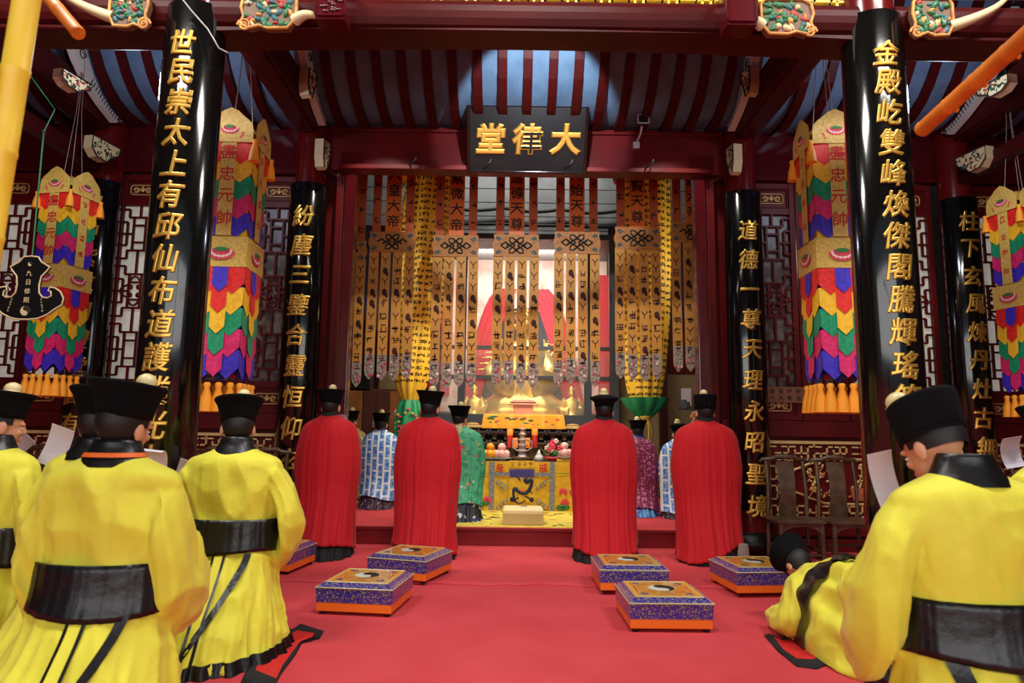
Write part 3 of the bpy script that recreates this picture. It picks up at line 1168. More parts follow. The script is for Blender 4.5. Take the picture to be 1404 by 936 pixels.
# flood lamp on the lintel
q = W(872, 190, 6.98)
t = thing('flood_lamp', 'small square flood lamp on a bracket right of the name tablet', 'lamp', (q.x, 6.97, q.z - 0.1))
mb = MB()
mb.box((0, 0.0, 0.02), (0.07, 0.05, 0.07))
mb.build('wall_box', 'metal_white', t, bevel=0.006)
mb = MB()
mb.tube([(0.0, 0, 0.04), (0.02, -0.14, 0.09), (0.02, -0.24, 0.15)], 0.012, 8)
mb.build('arm', 'metal_white', t)
mb = MB()
mb.taper((0.02, -0.26, 0.13), (0.08, 0.08), (0.12, 0.09), 0.09)
mb.build('lamp_head', 'camera_black', t, bevel=0.008)
mb = MB()
for cx, cz, dx, dz in ((0.02, 0.222, 0.13, 0.012), (0.02, 0.128, 0.1, 0.012), (-0.037, 0.175, 0.012, 0.1), (0.077, 0.175, 0.012, 0.1)):
    mb.box((cx, -0.305, cz), (dx, 0.012, dz))
mb.build('rim', 'metal_white', t)

for px, py, lab in ((566, 228, 'bent black hook on the lintel left of the name tablet'), (885, 232, 'bent black hook on the lintel right of the flood lamp'), (666, 232, 'small black hook under the left end of the name tablet'), (776, 232, 'small black hook under the right end of the name tablet')):
    q = W(px, py, 6.98)
    mb = MB()
    mb.tube([(q.x, 6.99, q.z - 0.02), (q.x - 0.02, 6.88, q.z - 0.03), (q.x + 0.05, 6.84, q.z + 0.02), (q.x + 0.06, 6.85, q.z + 0.06)], [0.009, 0.009, 0.009, 0.005], 7)
    tag(mb.build('lintel_hook', 'camera_black', loc=(q.x, 6.99, q.z)), lab, 'hook')

# wooden notice
q = W(1076, 541, 7.05)
t = thing('wooden_sign', 'small brown wooden sign with two rows of characters on the lattice door', 'sign', (q.x, 7.05, q.z))
mb = MB()
mb.box((0, 0, 0), (0.42, 0.03, 0.16))
for row, txt in ((0.036, '请保护好'), (-0.036, '个人物品')):
    for i, ch in enumerate(txt):
        put_glyph(mb, ch, plane_fn((-0.135 + i * 0.09, -0.0165, row)), 0.058, 1, ext=0.01, off=0.012, res=1)
mb.build('board', ['sign_wood', 'ink'], t)

# ================================================================== HANGING BANNERS (long drums of layered scallops)
BN = ['bn_red', 'bn_yellow', 'bn_green', 'bn_magenta', 'bn_blue']


def scallops(mb, r, z1, z0, n, ph, mi, drop, split=1):
    """ring of pointed pennants"""
    for k in range(n):
        a0, a1 = ph + 2 * PI * k / n, ph + 2 * PI * (k + 1) / n
        p0 = Vector((r * math.cos(a0), r * math.sin(a0), 0))
        p1 = Vector((r * math.cos(a1), r * math.sin(a1), 0))
        for s_ in range(split):
            q0, q1 = p0.lerp(p1, s_ / split), p0.lerp(p1, (s_ + 1) / split)
            m = (q0 + q1) / 2
            o = m.normalized() * 0.006
            vs = [q0 + Vector((0, 0, z1)), q1 + Vector((0, 0, z1)), q1 + o + Vector((0, 0, z0)), m + o * 2 + Vector((0, 0, z0 - drop)), q0 + o + Vector((0, 0, z0)),
                  m + o * 1.5 + Vector((0, 0, z1)), ]
            mb.add(vs, [(0, 5, 3, 4), (5, 1, 2, 3)], mi)


def lotus(mb, fn, s, mis):
    pk, wh, gr = mis
    for row, (n, rr, mi, zz) in enumerate(((9, 1.0, pk, -0.1), (8, 0.8, wh, -0.02), (7, 0.62, pk, 0.06))):
        for k in range(n):
            a = PI + PI * k / (n - 1)
            ex, ez = math.cos(a) * rr, math.sin(a) * rr * 0.42 + zz
            vs = []
            for j in range(8):
                b = 2 * PI * j / 8
                vs.append(fn((ex * 0.8 + 0.17 * math.cos(b)) * s, (ez + 0.15 * math.sin(b)) * s, 0.002 + row * 0.0015))
            mb.add(vs, [tuple(range(8))], mi)
    vs = [fn(0.5 * math.cos(2 * PI * j / 14) * s, (0.12 + 0.17 * math.sin(2 * PI * j / 14)) * s, 0.008) for j in range(14)]
    mb.add(vs, [tuple(range(14))], gr)


def make_banner(label, loc, r=0.25, text=None, seed=0, front=-PI / 2):
    """z = 0 at the tassel ends, 2.46 at the crown"""
    t = thing('hanging_banner', label, 'banner', loc)
    rnd = random.Random(seed)
    N = 4
    ph = front - PI / N
    fc = r * math.cos(PI / N)          # apothem
    fw = 2 * r * math.sin(PI / N)      # facet width

    def facet(k, up, lift=0.0):
        a = ph + 2 * PI * (k + 0.5) / N
        nv = Vector((math.cos(a), math.sin(a), 0))
        rx = Vector((-nv.y, nv.x, 0))
        return plane_fn(nv * (fc + lift) + Vector((0, 0, up)), rx, Vector((0, 0, 1)), nv)
    # canopy with scalloped flaps
    mb = MB()
    mb.lathe([(0.02, 2.44), (0.09, 2.43), (0.19, 2.38), (r + 0.03, 2.28)], N, ph=ph, smooth=False)
    for k in range(N):
        f = facet(k, 2.2, 0.03)
        w = fw / 2 + 0.012
        pts = [(-w, 0), (w, 0)] + [(w * math.cos(i * PI / 10), 0.10 + 0.17 * math.sin(i * PI / 10) * (1 + 0.15 * math.cos(4 * i * PI / 10))) for i in range(11)]
        mb.add([f(p[0], p[1], 0.0) for p in pts], [tuple(range(len(pts)))])
    for k in range(N):
        lotus(mb, facet(k, 2.32, 0.032), 0.08, (1, 2, 3))
        f = facet(k, 2.27, 0.032)
        for sx in (-1, 1):
            for i in range(3):
                mb.add([f(sx * 0.09 + 0.012 * math.cos(b) + sx * 0.008 * i, (i - 1.5) * 0.018 + 0.007 * math.sin(b), 0.003) for b in [j * PI / 3 for j in range(6)]], [tuple(range(6))], 1)
    mb.build('canopy', ['bn_gold', 'lotus_pink', 'lotus_white', 'leaf'], t)
    # upper drum of five colours
    mb = MB()
    hh = 0.152
    for i in range(5):
        z1 = 2.22 - i * hh
        scallops(mb, r + 0.004 + (4 - i) * 0.003, z1, z1 - hh * 0.86, N, ph, i, 0.075, 2)
    mb.lathe([(r - 0.01, 1.4), (r - 0.01, 2.2)], N, ph=ph, mi=1, smooth=False, caps=False)
    mb.build('upper_drum', BN, t)
    for k in range(N):
        mb = MB()
        f = facet(k, 0, 0.024)
        w = fw * 0.17
        mb.add([f(-w, 1.42, 0), f(w, 1.42, 0), f(w, 2.22, 0), f(-w, 2.22, 0)], [(0, 1, 2, 3)])
        f0 = facet(k, 0, 0.028)
        for i in range(4):
            zc = 2.12 - i * 0.185
            f = (lambda a, b, l, f0=f0, zc=zc: f0(a, b + zc, l))
            if text and k == 0:
                put_glyph(mb, text[i], f, 0.13, 1, ext=0.004, off=0.008, res=1)
            else:
                pseudo(mb, f, 0.08, rnd, 1)
        mb.build('strip', ['bn_gold', 'cloth_red'], t)
    # middle band
    mb = MB()
    mb.lathe([(r + 0.012, 1.16), (r + 0.03, 1.165), (r + 0.03, 1.41), (r + 0.012, 1.415)], N, ph=ph, smooth=False, caps=False)
    for k in range(N):
        lotus(mb, facet(k, 1.29, 0.032), 0.11, (1, 2, 3))
    mb.build('middle_band', ['bn_gold', 'lotus_pink', 'lotus_white', 'leaf'], t)
    # lower drum with doubled pennants
    mb = MB()
    hh = 0.168
    for i in range(5):
        z1 = 1.17 - i * hh
        scallops(mb, r + 0.002 + (4 - i) * 0.003, z1, z1 - hh * 0.84, N, ph, i, 0.085, 2)
    mb.lathe([(r - 0.012, 0.35), (r - 0.012, 1.17)], N, ph=ph, mi=4, smooth=False, caps=False)
    for k in range(N):
        f = facet(k, 0, 0.022)
        w = fw * 0.17
        for i in range(5):
            z1 = 1.17 - i * hh
            mi = (4, 0, 1, 2, 3)[i]
            mb.add([f(-w, z1, -0.004), f(w, z1, -0.004), f(w, z1 - hh * 0.9, 0.004), f(0, z1 - hh * 1.25, 0.008), f(-w, z1 - hh * 0.9, 0.004)], [(4, 3, 2, 1, 0)], mi)
    mb.build('lower_drum', BN, t)

    def tassel(mb, p, s):
        mb.lathe([(0.012 * s, 0.13 * s), (0.02 * s, 0.12 * s), (0.014 * s, 0.10 * s), (0.028 * s, 0.05 * s), (0.036 * s, -0.02 * s)], 9, p)
    for k in range(N * 4):
        f = facet(k // 4, 0.05, 0.01)
        mb = MB()
        tassel(mb, f(((k % 4) - 1.5) * fw / 4, 0, 0), 1.5)
        mb.build('tassel', 'tassel', t)
    for k in range(N):
        a = ph + 2 * PI * k / N
        mb = MB()
        tassel(mb, ((r + 0.045) * math.cos(a), (r + 0.045) * math.sin(a), 2.06), 1.25)
        mb.build('corner_tassel', 'tassel', t)
    mb = MB()
    for a in range(3):
        b = a * 2.1 + 0.4
        mb.tube([(0.1 * math.cos(b), 0.1 * math.sin(b), 2.44), (0.03 * math.cos(b), 0.03 * math.sin(b), 3.2), (0, 0, 4.08)], 0.004, 5)
    mb.build('suspension_cord', 'wire', t)
    return t


q = W(317, 400, 5.5)
zb = W(300, 568, 5.5).z
B1 = make_banner('five-coloured hanging banner with red characters beside the front left column', (q.x - 0.02, 5.5, zb), 0.25, '盡忠元帥', 1, front=R(-88))
q = W(1142, 400, 5.5)
dup(B1, (q.x, 5.5, zb + 0.06), R(-5), 'five-coloured hanging banner half hidden behind the front right column')
q = W(92, 400, 6.12)
dup(B1, (q.x - 0.06, 6.12, W(70, 546, 6.12).z), R(-13), 'five-coloured hanging banner at far left behind the black cloud gong', scale=(0.84, 0.84, 0.84))
q = W(1398, 400, 6.12)
dup(B1, (q.x + 0.04, 6.12, W(1398, 574, 6.12).z), R(9), 'five-coloured hanging banner cut off by the right edge of the photo', scale=(0.84, 0.84, 0.86))

# ================================================================== CLOUD GONG on its cord
q = W(41, 395, 4.6)
t = thing('cloud_gong', 'black cloud-shaped gong plate with pale rim hung on a green cord', 'gong', (q.x, 4.6, q.z - 0.22))
half = [(0, 0.44), (0.05, 0.435), (0.075, 0.40), (0.135, 0.365), (0.115, 0.335), (0.085, 0.30), (0.075, 0.24), (0.08, 0.185), (0.105, 0.155), (0.14, 0.15), (0.165, 0.165), (0.16, 0.195), (0.14, 0.20), (0.15, 0.225), (0.185, 0.22), (0.225, 0.195), (0.25, 0.15), (0.245, 0.105), (0.20, 0.075), (0.15, 0.035), (0.09, 0.008), (0.03, 0.0)]
poly = [(-x, z) for x, z in half[::-1]] + [(x, z) for x, z in half[1:]]
mb = MB()
mb.prism(poly, 0.02)
plate = mb
mb = MB()
mb.tube([(p[0], -0.02, p[1]) for p in poly + [poly[0]]], 0.006, 6, 0, False)
mb.build('rim', 'pale_paint', t)
mb = plate
for i, ch in enumerate('九日修照'):
    put_glyph(mb, ch, plane_fn((0.0, -0.022, 0.32 - i * 0.062)), 0.042, 1, ext=0.01, off=0.006, res=1)
rnd = random.Random(8)
for sx in (-1, 1):
    for i in range(5):
        pseudo(mb, plane_fn((sx * 0.1 + sx * 0.004 * i, -0.022, 0.14 - i * 0.02)), 0.018, rnd, 1)
mb.build('plate', ['black_panel', 'pale_paint'], t)


def taiji(mb, o, r, mw, mdk, flat=True, n=24):
    """yin-yang disc in the plane given by fn o(x, z, lift)"""
    def disc(pts, mi, l):
        mb.add([o(p[0], p[1], l) for p in pts], [tuple(range(len(pts)))], mi)
    disc([(r * math.cos(2 * PI * i / n), r * math.sin(2 * PI * i / n)) for i in range(n)], mw, 0.0005)
    dark = [(r * math.cos(-PI / 2 + PI * i / 16), r * math.sin(-PI / 2 + PI * i / 16)) for i in range(17)]
    dark += [(r / 2 * math.cos(PI / 2 + PI * i / 10), r / 2 + r / 2 * math.sin(PI / 2 + PI * i / 10)) for i in range(1, 11)]
    dark += [(r / 2 * math.cos(PI / 2 - PI * i / 10), -r / 2 + r / 2 * math.sin(PI / 2 - PI * i / 10)) for i in range(1, 10)]
    cx = [o(p[0], p[1], 0.0012) for p in dark]
    mb.add(cx, [tuple(range(len(cx)))], mdk)
    for cz, mi in ((r / 2, mw), (-r / 2, mdk)):
        pts = [(r * 0.14 * math.cos(2 * PI * i / 10), cz + r * 0.14 * math.sin(2 * PI * i / 10)) for i in range(10)]
        disc(pts, mdk if cz > 0 else mw, 0.0018)


for z, r in ((0.06, 0.034), (0.385, 0.016)):
    mb = MB()
    taiji(mb, plane_fn((0, -0.021, z)), r, 0, 1)
    mb.build('yin_yang_emblem', ['pale_paint', 'ink'], t)
top = W(60, 178, 5.0)
a = Vector((q.x, 4.59, q.z + 0.20))
mb = MB()
mid = W(60, 180, 4.75)
mb.tube([a, mid, mid + Vector((0.0, 0.01, 0.02))], 0.006, 6)
mb.tube([mid, W(75, 150, 5.0), Vector((-4.31, 5.15, 4.3))], 0.005, 6)
mb.ball(mid, 0.012, 8)
tag(mb.build('green_cord', 'cord_green', loc=mid), 'thin green cord from the far left tie beam down to the gong', 'cord')

# ================================================================== BAMBOO POLES at the top corners
def pole(p0, p1, r, m, label, seg=0.17, nub=True):
    p0, p1 = Vector(p0), Vector(p1)
    L = (p1 - p0).length
    mb = MB()
    pts, rad = [], []
    n = max(2, int(L / seg))
    for i in range(n + 1):
        c = p0.lerp(p1, i / n)
        d = (p1 - p0).normalized()
        for o, k in ((-0.012, 1.0), (-0.005, 1.06), (0.005, 1.06), (0.012, 1.0)):
            pts.append(c + d * o)
            rad.append(r * k)
    mb.tube(pts, rad, 14)
    for i in range(1, n if nub else 1):
        c = p0.lerp(p1, i / n)
        mb.ball(c + Vector((r * 0.8, -r * 0.4, -r * 0.7)), r * 0.3, 7)
    return tag(mb.build('bamboo_pole', m, loc=p0), label, 'pole')


def reach(a, b, z):
    """the point at height z on the line from a through b"""
    return a + (b - a) * ((z - a.z) / (b.z - a.z))


a, b = W(46, -60, 1.75), W(-30, 420, 1.75)
pole(reach(a, b, 0.0), a + (a - b) * 0.6, 0.033, 'bamboo_yellow', 'upright yellow bamboo pole at the left edge of the photo', 0.23, False)
a, b = W(106, 44, 2.6), W(20, -58, 2.75)
pole(a, reach(a, b, 5.5), 0.027, 'bamboo_orange', 'short orange bamboo pole end at the top left corner')
a, b = W(1266, 176, 2.6), W(1440, 20, 1.9)
pole(a, reach(a, b, 5.5), 0.03, 'bamboo_orange', 'orange bamboo pole slanting down from the top right corner')

mb = MB()
p = [W(246, -6, 4.05), W(262, 14, 4.1), W(285, 40, 4.1), W(300, 66, 4.14), W(312, 72, 4.2)]
mb.tube(p, 0.005, 6)
tag(mb.build('loose_wire', 'metal_white', loc=p[2]), 'thin pale wire hanging past the top of the front left couplet board', 'wire')
# ================================================================== SANCTUARY behind the opening
def wbox(mb, px0, py0, px1, py1, Y, th, mi=0):
    a, b = W(px0, py0, Y), W(px1, py1, Y)
    mb.box(((a.x + b.x) / 2, Y + th / 2, (a.z + b.z) / 2), (abs(b.x - a.x), th, abs(a.z - b.z)), mi)


# partition walls left and right of the statue case
for sx, nm in ((-1, 'left'), (1, 'right')):
    mb = MB()
    xa = 2.9
    mb.box((sx * xa, 11.0, 3.75), (2.9, 0.08, 1.5), 0)
    mb.box((sx * xa, 11.0, 2.55), (2.9, 0.1, 0.9), 1)
    mb.box((sx * xa, 11.0, 1.13), (2.9, 0.08, 1.94), 2)
    for q in (1.55, 2.3, 3.0):
        mb.box((sx * q, 10.9, 2.3), (0.12, 0.12, 4.3), 3)
    struct(mb.build('wall_partition_' + nm, ['wall_navy', 'lacquer', 'wall_tan', 'lacquer_dark'], loc=(sx * 2.4, 11.0, 0.16)))
    mb = MB()
    mb.box((sx * 4.35, 9.6, 2.3), (0.08, 4.9, 4.5))
    struct(mb.build('wall_sanctuary_' + nm, 'lacquer_dark', loc=(sx * 4.35, 9.6, 0.16)))

# cupboard at the back left
mb = MB()
t = thing('cupboard', 'tall wooden cupboard with pale side doors behind the blue-robed priest', 'cupboard', (W(515, 560, 10.3).x, 10.5, 0.18))
h = W(515, 533, 10.3).z - 0.18
mb.box((0, 0, h / 2), (0.86, 0.4, h))
mb.build('body', 'wood_brown', t, bevel=0.004)
for x, w, m in ((-0.30, 0.2, 'wood_light'), (-0.095, 0.19, 'wood_brown'), (0.105, 0.19, 'wood_brown'), (0.31, 0.2, 'wood_light')):
    for z0, z1 in ((0.05, h * 0.52), (h * 0.54, h - 0.03)):
        mb = MB()
        mb.box((x, -0.21, (z0 + z1) / 2), (w, 0.02, z1 - z0))
        d = mb.build('door', m, t, bevel=0.004)
        if abs(x) < 0.2:
            mb = MB()
            mb.box((x + (0.07 if x < 0 else -0.07), -0.228, z0 + 0.2), (0.012, 0.016, 0.1))
            mb.build('handle', 'metal_white', d)
# notice sheet and tan board at the right
mb = MB()
wbox(mb, 934, 532, 948, 556, 10.88, 0.01)
tag(mb.build('paper_notice', 'paper', loc=W(941, 544, 10.88)), 'white sheet of paper fixed to the tan back wall at the right', 'paper')
mb = MB()
wbox(mb, 478, 440, 500, 700, 10.3, 0.3)
tag(mb.build('side_cabinet', 'dark_void', loc=(W(489, 570, 10.3).x, 10.45, 0.18)), 'narrow dark cabinet against the back wall just inside the left jamb', 'cabinet')
# cable runs on the rear boards
for k, (py, sag) in enumerate(((283, 0.1), (305, 0.02))):
    a, b = W(610, py, 11.9), W(850, py + 6, 11.9)
    mb = MB()
    pts = [a.lerp(b, i / 20) + Vector((0, 0, -sag * abs(math.sin(i / 20 * 3 * PI)) * 0.6)) for i in range(21)]
    mb.tube(pts, 0.03, 6)
    tag(mb.build('cable', 'camera_black', loc=a), 'black cable sagging along the grey boards behind the streamers' if k == 0 else 'straight black cable on the grey boards below the sagging one', 'cable')
q = W(905, 296, 10.6)
t = thing('ceiling_spotlight', 'round lit ceiling spotlight behind the right-hand streamers', 'lamp', q)
mb = MB()
mb.lathe([(0.16, 0), (0.18, 0.03), (0.17, 0.1), (0.05, 0.14), (0.02, 0.55)], 20)
mb.build('housing', 'metal_white', t)
mb = MB()
mb.lathe([(0.01, -0.004), (0.15, -0.004), (0.15, 0.0)], 20)
m_ = mat('lamp_glow', '#ffffff', 0.5, emit=('#fff4e0', 3.0))
mb.build('lens', 'lamp_glow', t)

# ---- glass case of dark steel with lit backdrop
t = thing('statue_case', 'large dark steel display case around the golden statues', 'display case', (0.07, 10.4, 0.18))
zt, zb_ = 3.95, W(717, 582, 9.8).z - 0.05
xs = [W(596, 560, 9.8).x, W(632, 560, 9.8).x, W(806, 560, 9.8).x, W(842, 560, 9.8).x]
mb = MB()
mb.box((0.07, 10.35, 0.18 + (zb_ - 0.18) / 2), (xs[3] - xs[0] + 0.2, 1.3, zb_ - 0.18))
mb.build('plinth', 'lacquer_dark', t, world=True)
for i, x in enumerate(xs):
    mb = MB()
    mb.box((x, 9.8, (zt + zb_) / 2), (0.13 if i in (0, 3) else 0.1, 0.1, zt - zb_))
    mb.build('post', 'steel_dark', t, world=True)
for py, th in ((576, 0.16), (518, 0.06), (477, 0.05)):
    z = W(717, py, 9.8).z
    mb = MB()
    mb.box(((xs[0] + xs[3]) / 2, 9.79, z), (xs[3] - xs[0], 0.07, th))
    mb.build('cross_bar', 'steel_dark', t, world=True)
mb = MB()
mb.box(((xs[0] + xs[3]) / 2, 10.35, zt + 0.03), (xs[3] - xs[0] + 0.13, 1.3, 0.08))
mb.build('top', 'steel_dark', t, world=True)
mb = MB()
mb.box((0.07, 10.98, 2.75), (2.7, 0.04, 2.6))
mb.build('backdrop', 'drape_white', t, world=True)
mb = MB()
n = 24
pts = []
for i in range(n + 1):
    a = PI * i / n
    pts.append((0.05 + 0.72 * math.cos(a), 10.95, 2.0 + 1.15 * math.sin(a) ** 0.8))
mb.add(pts + [(-0.67, 10.95, 1.4), (0.77, 10.95, 1.4)], [tuple(range(n + 1)) + (n + 1, n + 2)])
mb.build('niche', 'night_blue', t, world=True)
for sx in (-1, 1):
    rs = []
    for k in range(15):
        u = k / 14
        z = 3.45 - 2.1 * u
        x0 = 0.05 + sx * (0.10 + 0.62 * u ** 0.75)
        x1 = 0.05 + sx * (0.42 + 0.62 * u ** 0.6)
        rs.append([(x0 + (x1 - x0) * j / 16, 10.90 + 0.025 * math.sin(j * 1.6 + k * 0.2), z) for j in range(17)])
    mb = MB()
    mb.rings(rs, 0, False, True, closed=False)
    mb.build('drape', 'drape_red', t, world=True)
for x, m in ((W(836, 400, 10.8).x, 'drape_red'), (W(604, 400, 10.8).x, 'drape_red')):
    mb = MB()
    mb.box((x, 10.93, 2.7), (0.34, 0.03, 2.0))
    mb.build('side_panel', m, t, world=True)
gl = bpy.data.materials.new('case_glass')
gl.use_nodes = True
_b = gl.node_tree.nodes['Principled BSDF']
_b.inputs['Base Color'].default_value = (1, 1, 1, 1)
_b.inputs['Roughness'].default_value = 0.02
_b.inputs['Alpha'].default_value = 0.07
MATS['case_glass'] = gl
mb = MB()
mb.box((0.07, 9.83, (zt + zb_) / 2), (xs[3] - xs[0], 0.008, zt - zb_))
mb.build('glass_pane', 'case_glass', t, world=True)


# ---- golden statues
def hand_small(mb, c, sx, s):
    for k in range(4):
        p = Vector(c) + Vector((0.0, -0.02 * s, (k - 1.5) * 0.028 * s))
        mb.capsule([p, p + Vector((-sx * 0.05 * s, -0.04 * s, 0.0)), p + Vector((-sx * (0.1 - 0.01 * abs(k - 1)) * s, -0.02 * s, -0.005 * s))], [0.016 * s] * 3, 6)
    p = Vector(c) + Vector((0, -0.03 * s, 0.05 * s))
    mb.capsule([p, p + Vector((-sx * 0.03 * s, -0.03 * s, 0.05 * s))], [0.017 * s, 0.013 * s], 6)
    mb.ball(c, (0.05 * s, 0.04 * s, 0.065 * s), 8)


def make_statue(label, loc, s):
    t = thing('golden_statue', label, 'statue', loc)
    keys = [(0.0, (0.80, 0.50)), (0.1, (0.84, 0.54)), (0.24, (0.78, 0.48)), (0.42, (0.54, 0.36)), (0.7, (0.43, 0.27)), (1.05, (0.42, 0.24)), (1.25, (0.38, 0.21)), (1.36, (0.22, 0.15)), (1.42, (0.12, 0.11)), (1.5, (0.10, 0.10))]
    rs = []
    for i in range(44):
        z = 1.5 * i / 43
        a, b = spline(keys, z)
        amp = 0.035 * (1 - z / 1.6)
        rs.append([((a * s * (1 + amp * math.sin(9 * q + 3 * z) + amp * 0.6 * math.sin(23 * q - 5 * z))) * math.cos(q), b * s * (1 + amp * math.sin(11 * q)) * math.sin(q), z * s) for q in [2 * PI * j / 72 for j in range(72)]])
    mb = MB()
    mb.rings(rs, 0, True, True)
    for sx in (-1, 1):
        P = [((sx * 0.36 * s, 0, 1.2 * s), 0.12, 0.12), ((sx * 0.56 * s, -0.06 * s, 0.86 * s), 0.14, 0.15), ((sx * 0.5 * s, -0.22 * s, 0.68 * s), 0.13, 0.2), ((sx * 0.26 * s, -0.36 * s, 0.72 * s), 0.08, 0.26), ((sx * 0.2 * s, -0.38 * s, 0.70 * s), 0.06, 0.26)]
        rs = []
        for c, a, b in P:
            rs.append([(c[0] + a * s * math.cos(q) * (1 + 0.1 * math.sin(5 * q)), c[1] + a * s * 0.5 * math.cos(q), c[2] + b * s * math.sin(q) - b * s * 0.35) for q in [2 * PI * j / 28 for j in range(28)]])
        mb.rings(rs, 0, True, True)
        hand_small(mb, (sx * 0.1 * s, -0.42 * s, 0.80 * s), sx, s)
    mb.ball((0, -0.02 * s, 1.66 * s), (0.145 * s, 0.16 * s, 0.2 * s), 20)
    mb.taper((0, -0.19 * s, 1.62 * s), (0.05 * s, 0.03 * s), (0.02 * s, 0.02 * s), 0.07 * s)
    for sx in (-1, 1):
        mb.ball((sx * 0.15 * s, 0, 1.65 * s), (0.02 * s, 0.035 * s, 0.07 * s), 8)
        mb.ball((sx * 0.055 * s, -0.155 * s, 1.69 * s), (0.03 * s, 0.016 * s, 0.012 * s), 8)
    mb.ball((0, -0.165 * s, 1.57 * s), (0.045 * s, 0.02 * s, 0.012 * s), 8)
    mb.build('figure', 'gold_statue', t)
    mb = MB()
    for k in range(5):
        x = (k - 2) * 0.02 * s
        mb.tube([(x, -0.15 * s, 1.5 * s), (x * 1.4, -0.2 * s, 1.32 * s), (x * 0.6, -0.22 * s, 1.05 * s)], [0.02 * s, 0.018 * s, 0.004 * s], 6)
    mb.build('beard', 'gold_statue', t)
    mb = MB()
    mb.lathe([(0.15 * s, 1.76 * s), (0.16 * s, 1.84 * s), (0.13 * s, 1.94 * s), (0.06 * s, 2.02 * s), (0.02 * s, 2.08 * s)], 16)
    mb.box((0, -0.03 * s, 1.92 * s), (0.34 * s, 0.2 * s, 0.02 * s))
    mb.build('crown', 'gold_statue', t)
    mb = MB()
    mb.box((0, -0.5 * s, 0.93 * s), (0.05 * s, 0.02 * s, 0.42 * s))
    mb.build('tablet', 'gold_paint', t)
    mb = MB()
    for sx in (-1, 1):
        for k in range(7):
            a = R(18 + k * 11)
            p = [(sx * (0.36 * s + 0.05 * k * s * 0.2), 0.05 * s, (0.75 + 0.06 * k) * s)]
            p.append((sx * (0.36 + 0.30 * math.cos(a)) * s, 0.07 * s, (0.78 + 0.06 * k + 0.30 * math.sin(a)) * s))
            p.append((sx * (0.36 + 0.48 * math.cos(a * 0.9)) * s, 0.06 * s, (0.74 + 0.04 * k + 0.42 * math.sin(a)) * s))
            mb.tube(p, [0.03 * s, 0.026 * s, 0.008 * s], 6)
    mb.build('robe_ribbons', 'gold_statue', t)
    mb = MB()
    mb.lathe([(0.9 * s, -0.16 * s), (0.94 * s, -0.1 * s), (0.86 * s, -0.02 * s), (0.8 * s, 0.02 * s)], 40)
    mb.build('seat', 'gold_paint', t)
    return t


zs = zb_ + 0.14
make_statue('large golden seated statue in the middle of the case', (0.05, 10.42, zs + 0.02), 0.84)
make_statue('smaller golden seated statue at the left end of the case', (-0.66, 9.98, zs - 0.06), 0.26)
make_statue('smaller golden seated statue at the right end of the case', (0.76, 9.98, zs - 0.06), 0.26)

# ---- rear altar with bracket frieze
Y = 9.2
za = W(717, 583, Y).z
t = thing('rear_altar', 'carved dark altar table with rows of small brackets below the statue case', 'altar', (0.05, Y + 0.22, 0.18))
xa, xb = W(606, 585, Y).x, W(846, 585, Y).x
mb = MB()
mb.box(((xa + xb) / 2, Y + 0.25, za - 0.02), (xb - xa + 0.06, 0.5, 0.035))
mb.build('table_top', 'gold_paint', t, world=True, bevel=0.004)
mb = MB()
mb.box(((xa + xb) / 2, Y + 0.32, (za - 0.04 + 0.18) / 2), (xb - xa, 0.34, za - 0.22))
mb.build('body', 'dark_void', t, world=True)
for k in range(7):
    x0 = xa + (xb - xa) * k / 7
    mb = MB()
    mb.box((x0 + (xb - xa) / 14, Y + 0.14, za - 0.47), ((xb - xa) / 7 - 0.03, 0.02, 0.32))
    mb.build('panel', 'olive_panel' if 'olive_panel' in M else mat('olive_panel', '#8a7c44', 0.5), t, world=True, bevel=0.004)
for row in range(2):
    for k in range(15):
        x = xa + (xb - xa) * (k + 0.5) / 15
        z = za - 0.09 - row * 0.145
        mb = MB()
        mb.taper((x, Y + 0.09, z - 0.07), (0.04, 0.1), (0.13, 0.14), 0.06)
        mb.box((x, Y + 0.09, z), (0.145, 0.15, 0.024))
        mb.box((x, Y + 0.07, z - 0.085), (0.05, 0.12, 0.03))
        for sx in (-1, 1):
            mb.box((x + sx * 0.055, Y + 0.05, z + 0.026), (0.026, 0.06, 0.03))
        mb.build('bracket', 'wood_dark', t, world=True)
for row in range(2):
    for k in range(14):
        x = xa + (xb - xa) * (k + 1) / 15
        z = za - 0.085 - row * 0.145
        mb = MB()
        for j in range(5):
            a = j * 2 * PI / 5
            mb.ball((x + 0.016 * math.cos(a), Y + 0.1, z - 0.01 + 0.02 * math.sin(a)), (0.014, 0.008, 0.014), 6)
        mb.build('rosette', 'gold_paint', t, world=True)
# yellow cloth box on top
a, b = W(664, 567, 9.15), W(772, 583, 9.15)
mb = MB()
rs = []
for z, e in ((a.z, 0.0), (a.z - 0.02, 0.012), (b.z - 0.02, 0.03), (b.z - 0.05, 0.03)):
    rs.append([((a.x if sx < 0 else b.x) + sx * e + 0.0, 9.15 + (0.0 if sy < 0 else 0.3) + sy * e * 0.6, z) for sx, sy in ((-1, -1), (1, -1), (1, 1), (-1, 1))])
mb.rings(rs, 0, True, False)
rnd = random.Random(12)
for k in range(26):
    mb.ball((rnd.uniform(a.x + 0.05, b.x - 0.05), 9.15 - 0.012, rnd.uniform(b.z, a.z - 0.03)), (rnd.uniform(0.015, 0.05), 0.006, 0.012), 6, 1 + k % 3)
tag(mb.build('altar_cloth', ['orange_gold' if 'orange_gold' in M else mat('orange_gold', '#f0a824', 0.55), 'leaf', 'lotus_pink', 'teal_paint'], loc=(0.05, 9.2, b.z)), 'small orange-gold embroidered cloth over the middle of the rear altar', 'cloth')
